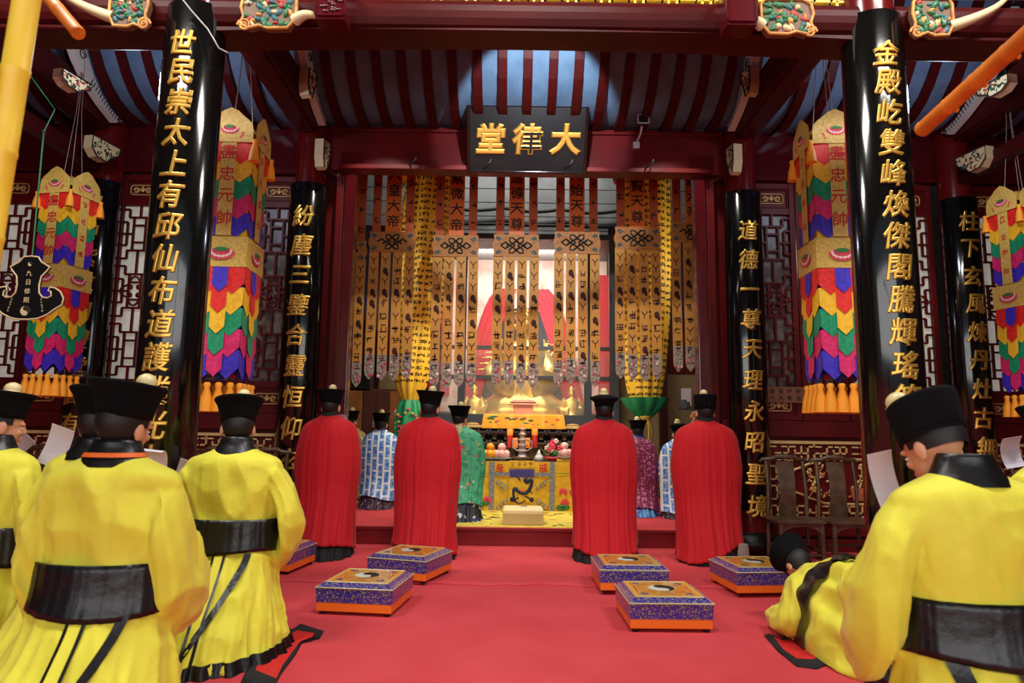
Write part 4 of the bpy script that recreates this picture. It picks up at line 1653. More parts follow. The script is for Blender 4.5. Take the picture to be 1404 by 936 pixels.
# rose-coloured lantern box in front of the statue
q = W(717, 575, 9.45)
t = thing('wooden_shrine', 'small rose-coloured tiered box standing in front of the statue', 'shrine', (q.x, 9.45, za))
h = W(717, 548, 9.45).z - za
mb = MB()
mb.box((0, 0, h * 0.4), (0.27, 0.2, h * 0.8))
mb.build('body', 'rose_wood', t, bevel=0.006)
mb = MB()
mb.taper((0, 0, h * 0.8), (0.42, 0.3), (0.3, 0.22), h * 0.08)
mb.taper((0, 0, h * 0.9), (0.36, 0.26), (0.28, 0.2), h * 0.1)
mb.box((0, 0, h * 0.42), (0.36, 0.25, 0.02))
mb.build('roof', 'rose_wood', t, bevel=0.004)

# ---- front altar with embroidered cloth
Y = 8.6
zt = W(717, 632, Y).z
xa, xb = W(596, 640, Y).x, W(845, 640, Y).x
t = thing('front_altar', 'altar table dressed to the floor in a yellow embroidered cloth', 'altar', ((xa + xb) / 2, Y + 0.25, 0.18))
mb = MB()
mb.box(((xa + xb) / 2, Y + 0.26, zt - 0.02), (xb - xa, 0.52, 0.04))
mb.build('table_top', 'wood_dark', t, world=True, bevel=0.004)
mb = MB()
rs = []
for i in range(12):
    u = i / 11
    z = zt - 0.005 - (zt - 0.19) * u
    ring = []
    N = 120
    for j in range(N):
        s_ = j / N * 4
        k, f = int(s_), s_ - int(s_)
        c = [(xa, Y), (xb, Y), (xb, Y + 0.52), (xa, Y + 0.52)]
        p, q = c[k], c[(k + 1) % 4]
        x, y = p[0] + (q[0] - p[0]) * f, p[1] + (q[1] - p[1]) * f
        w = 0.012 * u * math.sin(j * 0.9) + 0.01
        ring.append((x + (w if k == 1 else -w if k == 3 else 0), y + (-w if k == 0 else w if k == 2 else 0), z))
    rs.append(ring)
mb.rings(rs, 0, False, True)
cloth = mb
mb = MB()
YF = Y - 0.032
for px in (674, 757):
    mb = MB()
    wbox(mb, px - 3, 633, px + 3, 703, YF, 0.006)
    mb.build('woven_band', 'altar_band', t, world=True)
mb = MB()
wbox(mb, 674, 647, 757, 653, YF - 0.002, 0.006)
mb.build('woven_band', 'altar_band', t, world=True)
mb = cloth
rnd = random.Random(21)
for sx, x0, x1 in ((-1, 640, 668), (1, 763, 836)):
    for k in range(16 if sx > 0 else 8):
        q = W(rnd.uniform(x0, x1), rnd.uniform(655, 698), YF)
        if k % 2:
            for j in range(6):
                a = PI * j / 5
                mb.ball((q.x + 0.035 * math.cos(a), YF, q.z + 0.03 * math.sin(a)), (0.018, 0.006, 0.03), 6, 2)
        else:
            mb.ball(q, (0.085, 0.006, 0.03), 10, 1)
            mb.bar(q, q + Vector((rnd.uniform(-0.04, 0.04), 0, -0.16)), 0.008, 0.004, 1)
    a, b = W(x0, 649, YF), W(x1, 652, YF)
    mb.box(((a.x + b.x) / 2, YF, a.z), (b.x - a.x, 0.006, 0.008), 1)
for (px, sx, sz) in ((684, 1, 1), (748, -1, 1), (684, 1, -1), (748, -1, -1)):
    q = W(px, 662 if sz > 0 else 696, YF)
    for j in range(6):
        p = [(q.x + sx * (0.02 * j) + 0.03 * math.cos(i * 0.7), YF, q.z - sz * 0.02 * j * 0.8 + 0.03 * math.sin(i * 0.7)) for i in range(8)]
        if j % 2 == 0:
            mb.tube(p, 0.007, 5, 3)
mb.build('cloth', ['altar_yellow', 'leaf', 'lotus_pink', 'altar_band'], t, world=True)
for ch, px in (('身', 685), ('戒', 745)):
    mb = MB()
    put_glyph(mb, ch, plane_fn(W(px, 641, YF - 0.004)), 0.115, ext=0.012, off=0.012, res=2)
    mb.build('red_character', 'cloth_red', t, world=True)
# dragon apron in the middle
mb = MB()
wbox(mb, 698, 631, 733, 641, YF - 0.02, 0.01, 0)
wbox(mb, 698, 641, 733, 688, YF - 0.012, 0.006, 0)
apron = mb
mb = MB()
for k in range(26):
    x0 = 698.7 + k * 1.32
    wbox(mb, x0, 643, x0 + 0.9, 655 - (k % 3) * 0.6, YF - 0.02, 0.006)
fr_ = mb
mb = apron
c = W(715.5, 671, YF - 0.018)
p = []
for i in range(46):
    u = i / 45
    p.append((c.x + 0.13 * math.sin(u * 2.0 * PI + 0.5) * (1 - 0.3 * u), c.y, c.z + 0.10 - 0.26 * u + 0.05 * math.sin(u * 4.2 * PI)))
mb.tube(p, [0.007 + 0.015 * math.sin(PI * min(1, 0.15 + i / 45)) for i in range(46)], 7, 1)
mb.ball((c.x + 0.06, c.y, c.z + 0.10), (0.04, 0.01, 0.032), 9, 1)
for k, (dx, dz) in enumerate(((-0.1, 0.02), (0.11, -0.02), (-0.08, -0.12), (0.09, -0.1))):
    mb.tube([(c.x + dx * 0.5, c.y, c.z + dz * 0.8), (c.x + dx, c.y, c.z + dz), (c.x + dx * 1.2, c.y, c.z + dz - 0.03)], [0.011, 0.008, 0.004], 6, 1)
mb.ball((c.x, c.y, c.z - 0.02), (0.028, 0.01, 0.026), 8, 2)
for sx in (-1, 1):
    mb.tube([(c.x + sx * 0.02, c.y, c.z + 0.11), (c.x + sx * 0.07, c.y, c.z + 0.17), (c.x + sx * 0.11, c.y, c.z + 0.17)], [0.012, 0.008, 0.003], 6, 1)
    mb.ball((c.x + sx * 0.12, c.y, c.z - 0.12), (0.03, 0.006, 0.03), 7, 1)
rnd = random.Random(2)
for k in range(4):
    pseudo(mb, plane_fn(W(703.5 + k * 8, 636, YF - 0.0225)), 0.062, rnd, 3, n=7)
ap = mb.build('apron', ['altar_yellow', 'cloth_navy', 'cloth_orange', 'ochre_paint'], t, world=True)
fr_.build('fringe', 'cloth_blue', ap, world=True)

# ---- offerings
def fruit_pile(name, px, py, n, r, m, lab, Y=8.72):
    q = W(px, py, Y)
    G_ = {'orange': 'oranges piled on the front altar', 'peach_bun': 'pink buns on the front altar'}[name]
    pos = [(-1.02, 0, 0), (1.02, 0, 0), (0, -1.74, 0), (0, 1.74, 0), (0, 0, 1.6)]
    t = thing('offering_dish', 'shallow dish under the ' + lab, 'dish', (q.x, Y, zt + 0.001))
    mb = MB()
    mb.lathe([(0.05, 0), (0.06, 0.012), (0.13, 0.03), (0.135, 0.035), (0.02, 0.022)], 20)
    mb.build('dish', 'porcelain', t)
    for k, (a, b, c_) in enumerate(pos[:n]):
        mb = MB()
        fx, fy, fz = q.x + a * r, Y + b * r, zt + 0.032 + c_ * r
        mb.ball((fx, fy, fz + r), (r, r, r * 0.95), 14)
        if name == 'orange':
            mb.ball((fx, fy, fz + 2 * r * 0.97), (0.008, 0.008, 0.004), 6, 1)
        tag(mb.build(name, [m, 'leaf'], loc=(fx, fy, fz)),
            ('topmost ' if c_ else {0: 'left ', 1: 'right ', 2: 'front ', 3: 'rear '}[k]) + name.replace('_', ' ') + ' of the ' + lab, 'fruit' if name == 'orange' else 'bun', G_)


fruit_pile('orange', 672, 627, 5, 0.052, 'orange_fruit', 'orange pile left of the incense burner')
fruit_pile('peach_bun', 688, 628, 5, 0.052, 'peach', 'pink pile beside the oranges')
mb = MB()
wbox(mb, 763, 629, 782, 635, 8.62, 0.22)
tag(mb.build('offering_box', 'altar_yellow', loc=(W(772, 633, 8.62).x, 8.73, zt), bevel=0.004), 'pale yellow box under the right-hand pink buns', 'box')
zt0 = zt
zt = W(772, 629.5, 8.72).z
fruit_pile('peach_bun', 774, 624, 5, 0.052, 'peach', 'pink pile on the yellow box at right')
zt = zt0

q = W(758, 628, 8.72)
t = thing('flower_bouquet', 'pink and white flower bouquet in a low basket on the front altar', 'flowers', (q.x, 8.72, zt))
mb = MB()
mb.lathe([(0.05, 0), (0.10, 0.03), (0.115, 0.05), (0.09, 0.055)], 16)
mb.build('basket', 'lotus_pink', t)
rnd = random.Random(33)
mb = MB()
for k in range(30):
    a, e = rnd.uniform(0, 2 * PI), rnd.uniform(0.1, 1.3)
    L = rnd.uniform(0.07, 0.14)
    mb.tube([(0, 0, 0.05), (L * 0.5 * math.cos(a), L * 0.5 * math.sin(a), 0.05 + L * 0.5), (L * math.cos(a), L * math.sin(a), 0.05 + L * math.sin(e))], [0.004, 0.012, 0.002], 5)
mb.build('leaves', 'leaf', t)
for k in range(16):
    mb = MB()
    a = rnd.uniform(0, 2 * PI)
    rr = rnd.uniform(0, 0.10) * (1 if k < 9 else 0.5)
    c = Vector((rr * math.cos(a), rr * math.sin(a), 0.1 + (k / 16) * 0.16))
    for j in range(5):
        b = 2 * PI * j / 5
        mb.ball(c + Vector((0.018 * math.cos(b), 0, 0.018 * math.sin(b))), (0.017, 0.012, 0.017), 6)
    mb.build('bloom', 'lotus_pink' if k % 3 else 'lotus_white', t)

q = W(739, 628, 8.7)
t = thing('porcelain_flask', 'small white porcelain flask right of the incense burner', 'flask', (q.x, 8.7, zt))
mb = MB()
mb.lathe([(0.03, 0), (0.055, 0.02), (0.05, 0.06), (0.025, 0.09), (0.03, 0.1)], 16)
mb.build('body', 'porcelain', t)
mb = MB()
mb.lathe([(0.02, 0.1), (0.014, 0.125), (0.003, 0.14)], 12)
mb.build('stopper', 'porcelain', t)

# incense burner in the middle
q = W(716, 630, 8.8)
t = thing('incense_burner', 'tall grey tiered incense burner in the middle of the front altar', 'incense burner', (q.x, 8.8, zt))
mb = MB()
mb.lathe([(0.13, 0), (0.14, 0.03), (0.1, 0.05)], 8, smooth=False)
mb.build('stand', 'wood_dark', t)
mb = MB()
H = W(716, 585, 8.8).z - zt
prof = [(0.07, 0.05)]
for k in range(5):
    z = 0.05 + (H - 0.08) * k / 5
    prof += [(0.055 - k * 0.006, z + 0.02), (0.05 - k * 0.006, z + 0.06), (0.085 - k * 0.009, z + 0.07), (0.06 - k * 0.007, z + 0.085)]
prof += [(0.012, H - 0.02), (0.004, H)]
mb.lathe(prof, 12)
mb.build('tiers', 'glass_grey', t)
mb = MB()
for sx in (-1, 1):
    mb.tube([(sx * 0.06, 0, 0.12), (sx * 0.12, 0, 0.16), (sx * 0.12, 0, 0.24), (sx * 0.06, 0, 0.26)], 0.012, 7)
mb.build('ears', 'glass_grey', t)

for px, lab in ((699, 'thick red candle left of the incense burner'), (733, 'thick red candle right of the incense burner')):
    q = W(px, 614, 8.85)
    t = thing('candle', lab, 'candle', (q.x, 8.85, zt))
    h0, h1 = W(px, 613, 8.85).z - zt, W(px, 589, 8.85).z - zt
    mb = MB()
    mb.lathe([(0.05, 0), (0.055, 0.015), (0.015, 0.03), (0.015, h0 - 0.02), (0.05, h0 - 0.01), (0.05, h0)], 14)
    mb.build('candle_stand', 'wood_dark', t)
    mb = MB()
    mb.lathe([(0.036, h0), (0.036, h1), (0.03, h1 + 0.01)], 16)
    mb.build('wax', 'candle_red', t)
    mb = MB()
    mb.lathe([(0.038, h1 - 0.07), (0.038, h1 + 0.012), (0.01, h1 + 0.014)], 16)
    mb.tube([(0, 0, h1), (0, 0, h1 + 0.04)], 0.004, 5)
    mb.build('glowing_top', 'candle_orange', t)
for px, lab in ((723, 'short orange cup candle just right of the incense burner'), (706, 'short orange cup candle just left of the incense burner')):
    q = W(px, 612, 8.95)
    t = thing('cup_candle', lab, 'candle', (q.x, 8.95, zt))
    h1 = W(px, 600, 8.95).z - zt
    mb = MB()
    mb.lathe([(0.04, 0), (0.015, 0.02), (0.015, h1 * 0.5), (0.04, h1 * 0.55)], 12)
    mb.build('stem', 'wood_dark', t)
    mb = MB()
    mb.lathe([(0.036, h1 * 0.55), (0.036, h1), (0.02, h1)], 12)
    mb.build('cup', 'candle_orange', t)

# ---- rug and cream kneeling cushion on the platform
mb = MB()
a, b = W(640, 726, 7.16), W(845, 726, 7.16)
a, b = -0.78, 1.02
mb.box(((a + b) / 2, 7.87, 0.184), (b - a, 1.44, 0.008), 0)
for i in range(60):
    rnd2 = random.Random(i)
    x, y = rnd2.uniform(a + 0.08, b - 0.08), rnd2.uniform(7.22, 8.5)
    m2 = Matrix.Translation((x, y, 0.189)) @ Matrix.Rotation(rnd2.uniform(0, PI), 4, 'Z')
    mb.ball((0, 0, 0), (rnd2.uniform(0.03, 0.08), rnd2.uniform(0.012, 0.03), 0.002), 8, 1 + i % 3, m2)
for x in (a + 0.03, b - 0.03):
    mb.box((x, 7.87, 0.186), (0.04, 1.44, 0.008), 3)
tag(mb.build('embroidered_rug', ['rug_yellow', 'ink', 'leaf', 'ochre_paint'], loc=(0.12, 7.87, 0.18)), 'yellow embroidered rug on the platform in front of the altar', 'rug')
q = W(717, 725, 7.28)
t = thing('cream_stool', 'low cream-covered kneeling stool with fringe at the platform edge', 'stool', (q.x, 7.45, 0.188))
wd = 0.42
h = 0.165
mb = MB()
rs = []
for z, e in ((h - 0.05, 0.0), (h - 0.02, 0.004), (h - 0.004, -0.01), (h, -0.03), (h + 0.006, -0.12)):
    rs.append([((wd / 2 + e) * sx_, (0.18 + e) * sy_, z) for sx_, sy_ in ((-1, -1), (1, -1), (1, 1), (-1, 1))])
mb.rings(rs, 0, True, False)
mb.build('cover', 'cream_cloth', t, bevel=0.008)
mb = MB()
for k in range(46):
    x = -wd / 2 + wd * (k + 0.5) / 46
    for sy in (-1, 1):
        mb.box((x, sy * 0.181, (h - 0.05) / 2 + 0.004), (0.007, 0.008, h - 0.055))
for k in range(38):
    y = -0.18 + 0.36 * (k + 0.5) / 38
    for sx_ in (-1, 1):
        mb.box((sx_ * (wd / 2 + 0.001), y, (h - 0.05) / 2 + 0.004), (0.008, 0.007, h - 0.055))
o = mb.build('fringe', 'cream_fringe', t)
o['kind'] = 'stuff'
mb = MB()
mb.box((0, 0, 0.055), (wd - 0.03, 0.33, 0.11))
mb.build('base', 'wood_light', t)
mb = MB()
fnf = lambda x, z, l: Vector((x, z * 0.8, h + 0.007 + l))
taiji(mb, fnf, 0.05, 0, 1)
mb.build('yin_yang_emblem', ['white_paint', 'cloth_navy'], t)

# ================================================================== PRAYER STREAMERS in the opening
def streamer(px, ytop, ybot, ytip, Y, text, label, seed):
    Y = 8.2
    top = 4.74
    k1, k0, zt_ = W(px, ytop, Y), W(px, ybot, Y), W(px, ytip, Y).z
    x0 = W(px - 2, (ytop + ybot) / 2, Y).x
    w = 0.565
    t = thing('prayer_streamer', label, 'streamer', (x0, Y, zt_), 0, 'prayer streamers hung behind the lintel')
    Z = lambda z: z - zt_
    rnd = random.Random(seed)
    for dx, ww, m in ((-0.205, 0.105, 'streamer_strap'), (0.0, 0.19, 'orange_satin'), (0.205, 0.105, 'streamer_strap')):
        mb = MB()
        mb.box((dx, 0.004, Z((top + k1.z) / 2)), (ww, 0.006, top - k1.z + 0.02))
        if dx == 0:
            for i, ch in enumerate(text[::-1]):
                put_glyph(mb, ch, plane_fn((0, 0.0, Z(k1.z) + 0.14 + i * 0.2)), 0.165, 1, ext=0.006, off=0.012, res=1)
        else:
            for i in range(4):
                pseudo(mb, plane_fn((dx, 0.0, Z(k1.z) + 0.15 + i * 0.24)), 0.09, rnd, 1, n=3, w=0.16)
        mb.build('strap', [m, 'ink'], t)
    hk = k1.z - k0.z
    zc = Z((k1.z + k0.z) / 2)
    pts = []
    for i in range(13):
        u = i / 12
        pts.append((-w / 2 + 0.01 * math.sin(u * 9), zc + hk / 2 - hk * u))
    poly = pts + [(-p[0], p[1]) for p in pts[::-1]]
    mb = MB()
    mb.prism(poly[::-1], 0.014, Matrix.Translation((0, -0.002, 0)))
    y = -0.019
    s = hk * 0.3
    for a in (-1, 1):
        mb.tube([(a * 2.9 * s * 0.8, y, zc), (a * 2.0 * s * 0.8, y, zc + 0.5 * s), (a * 1.1 * s * 0.8, y, zc), (a * 2.0 * s * 0.8, y, zc - 0.5 * s), (a * 2.9 * s * 0.8, y, zc)], 0.011, 5, 1)
        for b in (-1, 1):
            mb.tube([(a * 0.2 * s, y, zc), (a * 1.0 * s, y, zc + b * 0.62 * s), (a * 1.0 * s, y, zc + b * 1.15 * s), (a * 0.5 * s, y, zc + b * 1.15 * s), (-a * 0.6 * s, y, zc + b * 0.2 * s)], 0.011, 5, 1)
        mb.tube([(a * 1.5 * s, y, zc + 0.3 * s), (a * -0.2 * s, y, zc - 0.75 * s)], 0.011, 5, 1)
        mb.tube([(a * 1.5 * s, y, zc - 0.3 * s), (a * -0.2 * s, y, zc + 0.75 * s)], 0.011, 5, 1)
    for a in (-1, 1):
        for b in (-1, 1):
            for k in range(5):
                mb.ball((a * (w * 0.42 - 0.02 * (k % 3)), y + 0.003, zc + b * (hk * 0.36 - 0.016 * (k // 2))), (0.015, 0.004, 0.012), 6, 2)
    mb.build('knot_panel', ['streamer_knot', 'ink', 'teal_paint'], t)
    zr = Z(k0.z) + 0.02
    for i in range(4):
        cx = (i - 1.5) * 0.148
        rw = 0.118
        dz = rnd.uniform(-0.02, 0.02)
        n = 22
        rs = []
        for j in range(n + 1):
            u = j / n
            z = zr + (0.10 + dz - zr) * u
            yy = 0.012 * math.sin(u * 5 + i + seed)
            rs.append([(cx - rw / 2, yy, z), (cx + rw / 2, yy, z)])
        zz = 0.10 + dz
        yl = rs[-1][0][1]
        rs.append([(cx - rw * 0.42, yl, zz - 0.05), (cx + rw * 0.42, yl, zz - 0.05)])
        rs.append([(cx - rw * 0.06, yl, zz - 0.105), (cx + rw * 0.06, yl, zz - 0.105)])
        mb = MB()
        mb.rings(rs[:n - 2], 0, False, True, closed=False)
        mb.rings(rs[n - 3:], 2, False, True, closed=False)
        L = zr - 0.1
        at = lambda u: (cx, 0.012 * math.sin(u * 5 + i + seed) - 0.005, zr - L * u)
        for j, u in enumerate((0.08, 0.17, 0.26, 0.35, 0.44, 0.55, 0.65, 0.74, 0.83, 0.9)):
            c = at(u)
            kind = (j * 2 + i) % 5 if j % 3 else j % 5
            f = plane_fn(c)
            if kind in (0, 2):
                for a_ in (-1, 1):
                    mb.bar(f(0, -0.045, 0), f(0, 0.0, 0), 0.008, 0.003, mi=1, up=(0, 1, 0))
                    mb.bar(f(0, 0.0, 0), f(a_ * 0.038, 0.045, 0), 0.009, 0.003, mi=1, up=(0, 1, 0))
            elif kind == 1:
                pseudo(mb, f, 0.105, rnd, 1, n=7)
            elif kind == 3:
                mb.ball(c, (0.032, 0.004, 0.045), 9, 1)
                mb.ball((c[0] + 0.025, c[1], c[2] - 0.04), (0.018, 0.004, 0.03), 7, 1)
            else:
                pseudo(mb, f, 0.10, rnd, 1, n=5)
        for j in range(12):
            c = at(1.0)
            mb.ball((cx + rnd.uniform(-0.04, 0.04), c[1] - 0.004, 0.1 + dz + rnd.uniform(-0.06, 0.13)), (rnd.uniform(0.014, 0.024), 0.005, rnd.uniform(0.014, 0.026)), 7, 2 + (rnd.randrange(3) if j % 3 == 0 else 0))
        mb.build('ribbon', ['streamer', 'maroon_thread', 'grey_thread', 'lotus_white', 'lotus_pink'], t)


mb = MB()
mb.tube([(-4.3, 8.205, 4.75), (4.3, 8.205, 4.75)], 0.02, 10)
tag(mb.build('hanging_rail', 'wood_dark', loc=(0, 8.2, 4.75)), 'dark round rail behind the lintel from which the streamers hang', 'rail')
SL = 'orange prayer streamer, '
for i, (px, a, b, c, Y, txt, lab) in enumerate((
        (473, 330, 358, 528, 8.25, '', SL + 'leftmost, mostly hidden behind the left door jamb'),
        (540, 318, 346, 521, 8.15, '天皇大帝', SL + 'second from left, reading 天皇大帝'),
        (627, 323, 352, 531, 8.3, '紫微大帝', SL + 'third from left, reading 紫微大帝'),
        (710, 322, 352, 531, 8.35, '大羅道德天尊', SL + 'the middle one in front of the statue'),
        (793, 318, 348, 528, 8.3, '大羅元始天尊', SL + 'third from right, reading 羅元始天尊'),
        (876, 312, 342, 520, 8.15, '大羅靈寶天尊', SL + 'second from right, reading 靈寶天尊'),
        (953, 305, 333, 510, 8.05, '青華大帝', SL + 'rightmost, partly behind the right door jamb'))):
    streamer(px, a, b, c, Y, txt, lab, i)


# ================================================================== SUTRA BANNERS (pleated cloth drums gathered at the foot)
def sutra(pt, pb, rt, label, seed, tailkind):
    pt, pb = Vector(pt), Vector(pb)
    t = thing('sutra_banner', label, 'banner', pb)
    L = (pt - pb).length
    ax = (pt - pb)
    rnd = random.Random(seed)
    NP = 12
    keys = [(0.0, (0.10,)), (0.06, (0.2,)), (0.2, (rt * 0.82,)), (0.45, (rt,)), (0.8, (rt * 1.03,)), (1.0, (rt,))]

    def P(a, u, off=0.0):
        r = spline(keys, u)[0] * (1 + 0.05 * math.cos(a * NP)) + off
        return Vector((r * math.cos(a), r * math.sin(a), 0)) + ax * u
    rs = [[P(2 * PI * j / 96, i / 36) for j in range(96)] for i in range(37)]
    mb = MB()
    mb.rings(rs, 0, True, True)
    for k in range(NP):
        a0 = 2 * PI * k / NP
        if math.sin(a0) > 0.35:
            continue
        for col in (-0.15, 0.0, 0.15):
            for i in range(34):
                u = 0.08 + 0.86 * i / 33
                r = spline(keys, u)[0]
                w = min(1.0, r / rt)
                if rnd.random() < 0.06:
                    continue
                pseudo(mb, lambda x, z, l, u=u: P(a0 + col + x / r, u + z / L, 0.004), 0.058 * (0.4 + 0.6 * w), rnd, 1, n=5, w=0.17)
    mb.build('cloth', ['sutra_yellow', 'ink'], t)
    mb = MB()
    mb.lathe([(0.02, L + 0.02), (rt + 0.02, L), (rt + 0.03, L - 0.12), (rt + 0.01, L - 0.16)], 24, mi=0)
    for k in range(16):
        a = 2 * PI * k / 16
        mb.ball(((rt + 0.03) * math.cos(a), (rt + 0.03) * math.sin(a), L - 0.13), (0.05, 0.05, 0.09), 8, 1 + k % 3)
    mb.build('crown', ['orange_satin', 'bn_green', 'lotus_pink', 'teal_paint'], t)
    mb = MB()
    if tailkind == 'drape':
        rs = [[(r * math.cos(q) * (1 + 0.12 * math.cos(7 * q)), r * math.sin(q) * (1 + 0.12 * math.cos(7 * q)), z) for q in [2 * PI * j / 56 for j in range(56)]] for z, r in ((0.02, 0.11), (-0.06, 0.15), (-0.3, 0.19), (-0.62, 0.2))]
        mb.rings(rs, 0, False, True)
        for k in range(40):
            a = rnd.uniform(PI, 2 * PI)
            z = rnd.uniform(-0.55, -0.08)
            mb.ball((0.19 * math.cos(a), 0.19 * math.sin(a), z), (0.025, 0.025, 0.02), 6, 1 + k % 3)
        rs = [[(r * math.cos(q) * (1 + 0.12 * math.cos(7 * q)), r * math.sin(q) * (1 + 0.12 * math.cos(7 * q)), z) for q in [2 * PI * j / 56 for j in range(56)]] for z, r in ((-0.62, 0.2), (-0.9, 0.21))]
        mb.rings(rs, 4, False, True)
        mb.build('green_drape', ['bn_green', 'lotus_pink', 'bn_gold', 'lotus_white', 'bn_yellow'], t)
    else:
        rs = [[(r * math.cos(q) * (1 + 0.1 * math.cos(9 * q)), r * math.sin(q) * (1 + 0.1 * math.cos(9 * q)), z) for q in [2 * PI * j / 56 for j in range(56)]] for z, r in ((0.24, 0.31), (0.12, 0.235), (0.0, 0.11), (-0.04, 0.07))]
        mb.rings(rs, 0, False, True)
        mb.build('green_hem', 'bn_green', t)
        mb = MB()
        for dx in (-0.04, 0.02, 0.05):
            mb.tube([(dx * 0.3, -0.06, 0.0), (dx, -0.1, -0.1), (dx * 1.8, -0.08, -0.22), (dx * 1.2, -0.06, -0.42)], [0.02, 0.04, 0.03, 0.02], 8, flat=0.3)
        mb.ball((0, -0.05, -0.02), (0.08, 0.08, 0.04), 10)
        mb.build('ribbon_bow', 'bn_gold', t)


sutra(W(592, 238, 9.3) + Vector((0, 0, 0.1)), W(562, 550, 9.3), 0.33, 'tall pleated yellow scripture banner left of the statue, gathered over a green floral drape', 3, 'drape')
sutra(W(884, 238, 9.3) + Vector((0, 0, 0.1)), W(884, 570, 9.3), 0.345, 'tall pleated yellow scripture banner right of the statue, tied with a ribbon at the foot', 4, 'bow')
# ================================================================== KNEELING STOOLS
def make_stool(label, loc, rz):
    t = thing('kneeling_stool', label, 'stool', loc, rz, 'kneeling stools on the red carpet')
    w, d = 0.49, 0.50
    mb = MB()
    mb.box((0, 0, 0.049), (w - 0.004, d - 0.004, 0.058))
    mb.build('base', 'stool_orange', t, bevel=0.006)
    mb = MB()
    rs = []
    for z, e, in ((0.076, 0.0), (0.155, 0.004), (0.168, 0.0), (0.178, -0.016), (0.189, -0.038), (0.192, -0.045)):
        rs.append([((w / 2 + e) * a, (d / 2 + e) * b, z) for a, b in ((-1, -1), (1, -1), (1, 1), (-1, 1))])
    mb.rings(rs, 0, True, False)
    mb.build('cushion', 'stool_brocade', t, bevel=0.006)
    mb = MB()
    for z, e in ((0.164, 0.004), (0.191, -0.043)):
        c = [((w / 2 + e) * a, (d / 2 + e) * b, z) for a, b in ((-1, -1), (1, -1), (1, 1), (-1, 1))]
        for i in range(4):
            mb.tube([c[i], c[(i + 1) % 4]], 0.005, 6)
    mb.build('piping', 'stool_rim', t)
    mb = MB()
    mi = {'y': 0, 'r': 1, 'w': 2, 'k': 3}
    Z = 0.1925
    def slab(pts, z, m_):
        mb.add([(p[0], p[1], z) for p in pts], [tuple(range(len(pts)))], m_)
    sq = lambda h: [(-h, -h), (h, -h), (h, h), (-h, h)]
    oc = lambda r: [(r * math.cos(PI / 8 + i * PI / 4), r * math.sin(PI / 8 + i * PI / 4)) for i in range(8)]
    hw = w / 2 - 0.046
    mb.box((0, 0, Z - 0.001), (2 * hw, 2 * hw + 0.01, 0.004), 0)
    Z += 0.0012
    slab(sq(hw * 0.86), Z, 1)
    slab(sq(hw * 0.83), Z + 0.0004, 0)
    slab(oc(hw * 0.90), Z + 0.0008, 1)
    for k, (r, m_) in enumerate(((0.86, 0), (0.75, 1), (0.73, 0), (0.63, 1), (0.61, 0), (0.50, 1), (0.48, 0))):
        slab(oc(hw * r), Z + 0.0012 + k * 0.0003, m_)
    for k in range(8):
        a = k * PI / 4
        for ring in (0.56, 0.68, 0.79):
            c = Vector((hw * ring * math.cos(a) * 0.93, hw * ring * math.sin(a) * 0.93, 0))
            u = Vector((-math.sin(a), math.cos(a), 0))
            v = Vector((math.cos(a), math.sin(a), 0))
            L = hw * ring * 0.28
            for seg in ((-1, -0.1), (0.1, 1)) if (k + int(ring * 100)) % 2 else ((-1, 1),):
                q = [c + u * L * seg[0] - v * 0.0025, c + u * L * seg[1] - v * 0.0025, c + u * L * seg[1] + v * 0.0025, c + u * L * seg[0] + v * 0.0025]
                mb.add([(p.x, p.y, Z + 0.0038) for p in q], [(0, 1, 2, 3)], 1)
    for a in (-1, 1):
        for b in (-1, 1):
            for k in range(3):
                mb.ball((a * hw * (0.72 - 0.1 * (k == 1)), b * hw * (0.72 - 0.1 * (k == 2)), Z + 0.001), (0.016, 0.016, 0.002), 8, 4)
    taiji(mb, lambda x, z, l: Vector((x, z, Z + 0.004 + l)), hw * 0.40, 2, 3)
    mb.build('embroidered_top', ['stool_gold', 'stool_red', 'white_paint', 'ink', 'stool_brocade'], t)
    for a in (-1, 1):
        for b in (-1, 1):
            mb = MB()
            mb.lathe([(0.018, 0), (0.022, 0.01), (0.022, 0.02)], 10, (a * (w / 2 - 0.035), b * (d / 2 - 0.035), 0))
            mb.build('foot', 'camera_black', t)
    return t


ST = None
for (a, b, lab) in (((432, 842), (536, 847), 'kneeling stool with yin-yang top, nearest one left of the aisle'),
                    ((499, 796), (587, 804), 'kneeling stool with yin-yang top behind the second red cloak from left'),
                    ((826, 816), (914, 817), 'kneeling stool with yin-yang top behind the third red cloak, partly hidden by a nearer stool'),
                    ((866, 867), (977, 868), 'kneeling stool with yin-yang top, nearest one right of the aisle'),
                    ((1017, 820), (1096, 819), 'kneeling stool with yin-yang top behind the rightmost red cloak'),
                    ((312, 786), (399, 790), 'kneeling stool mostly hidden behind the yellow priest left of the aisle')):
    p, q = G(*a), G(*b)
    ang = math.atan2(q.y - p.y, q.x - p.x)
    c = (p + q) / 2 + Vector((-math.sin(ang), math.cos(ang), 0)) * 0.25
    zf = 0.012 if c.y + 0.3 > 5.3 and -2.1 < c.x < 2.3 else 0.0
    if ST is None:
        ST = make_stool(lab, (c.x, c.y, zf), ang)
    else:
        dup(ST, (c.x, c.y, zf), ang, lab)


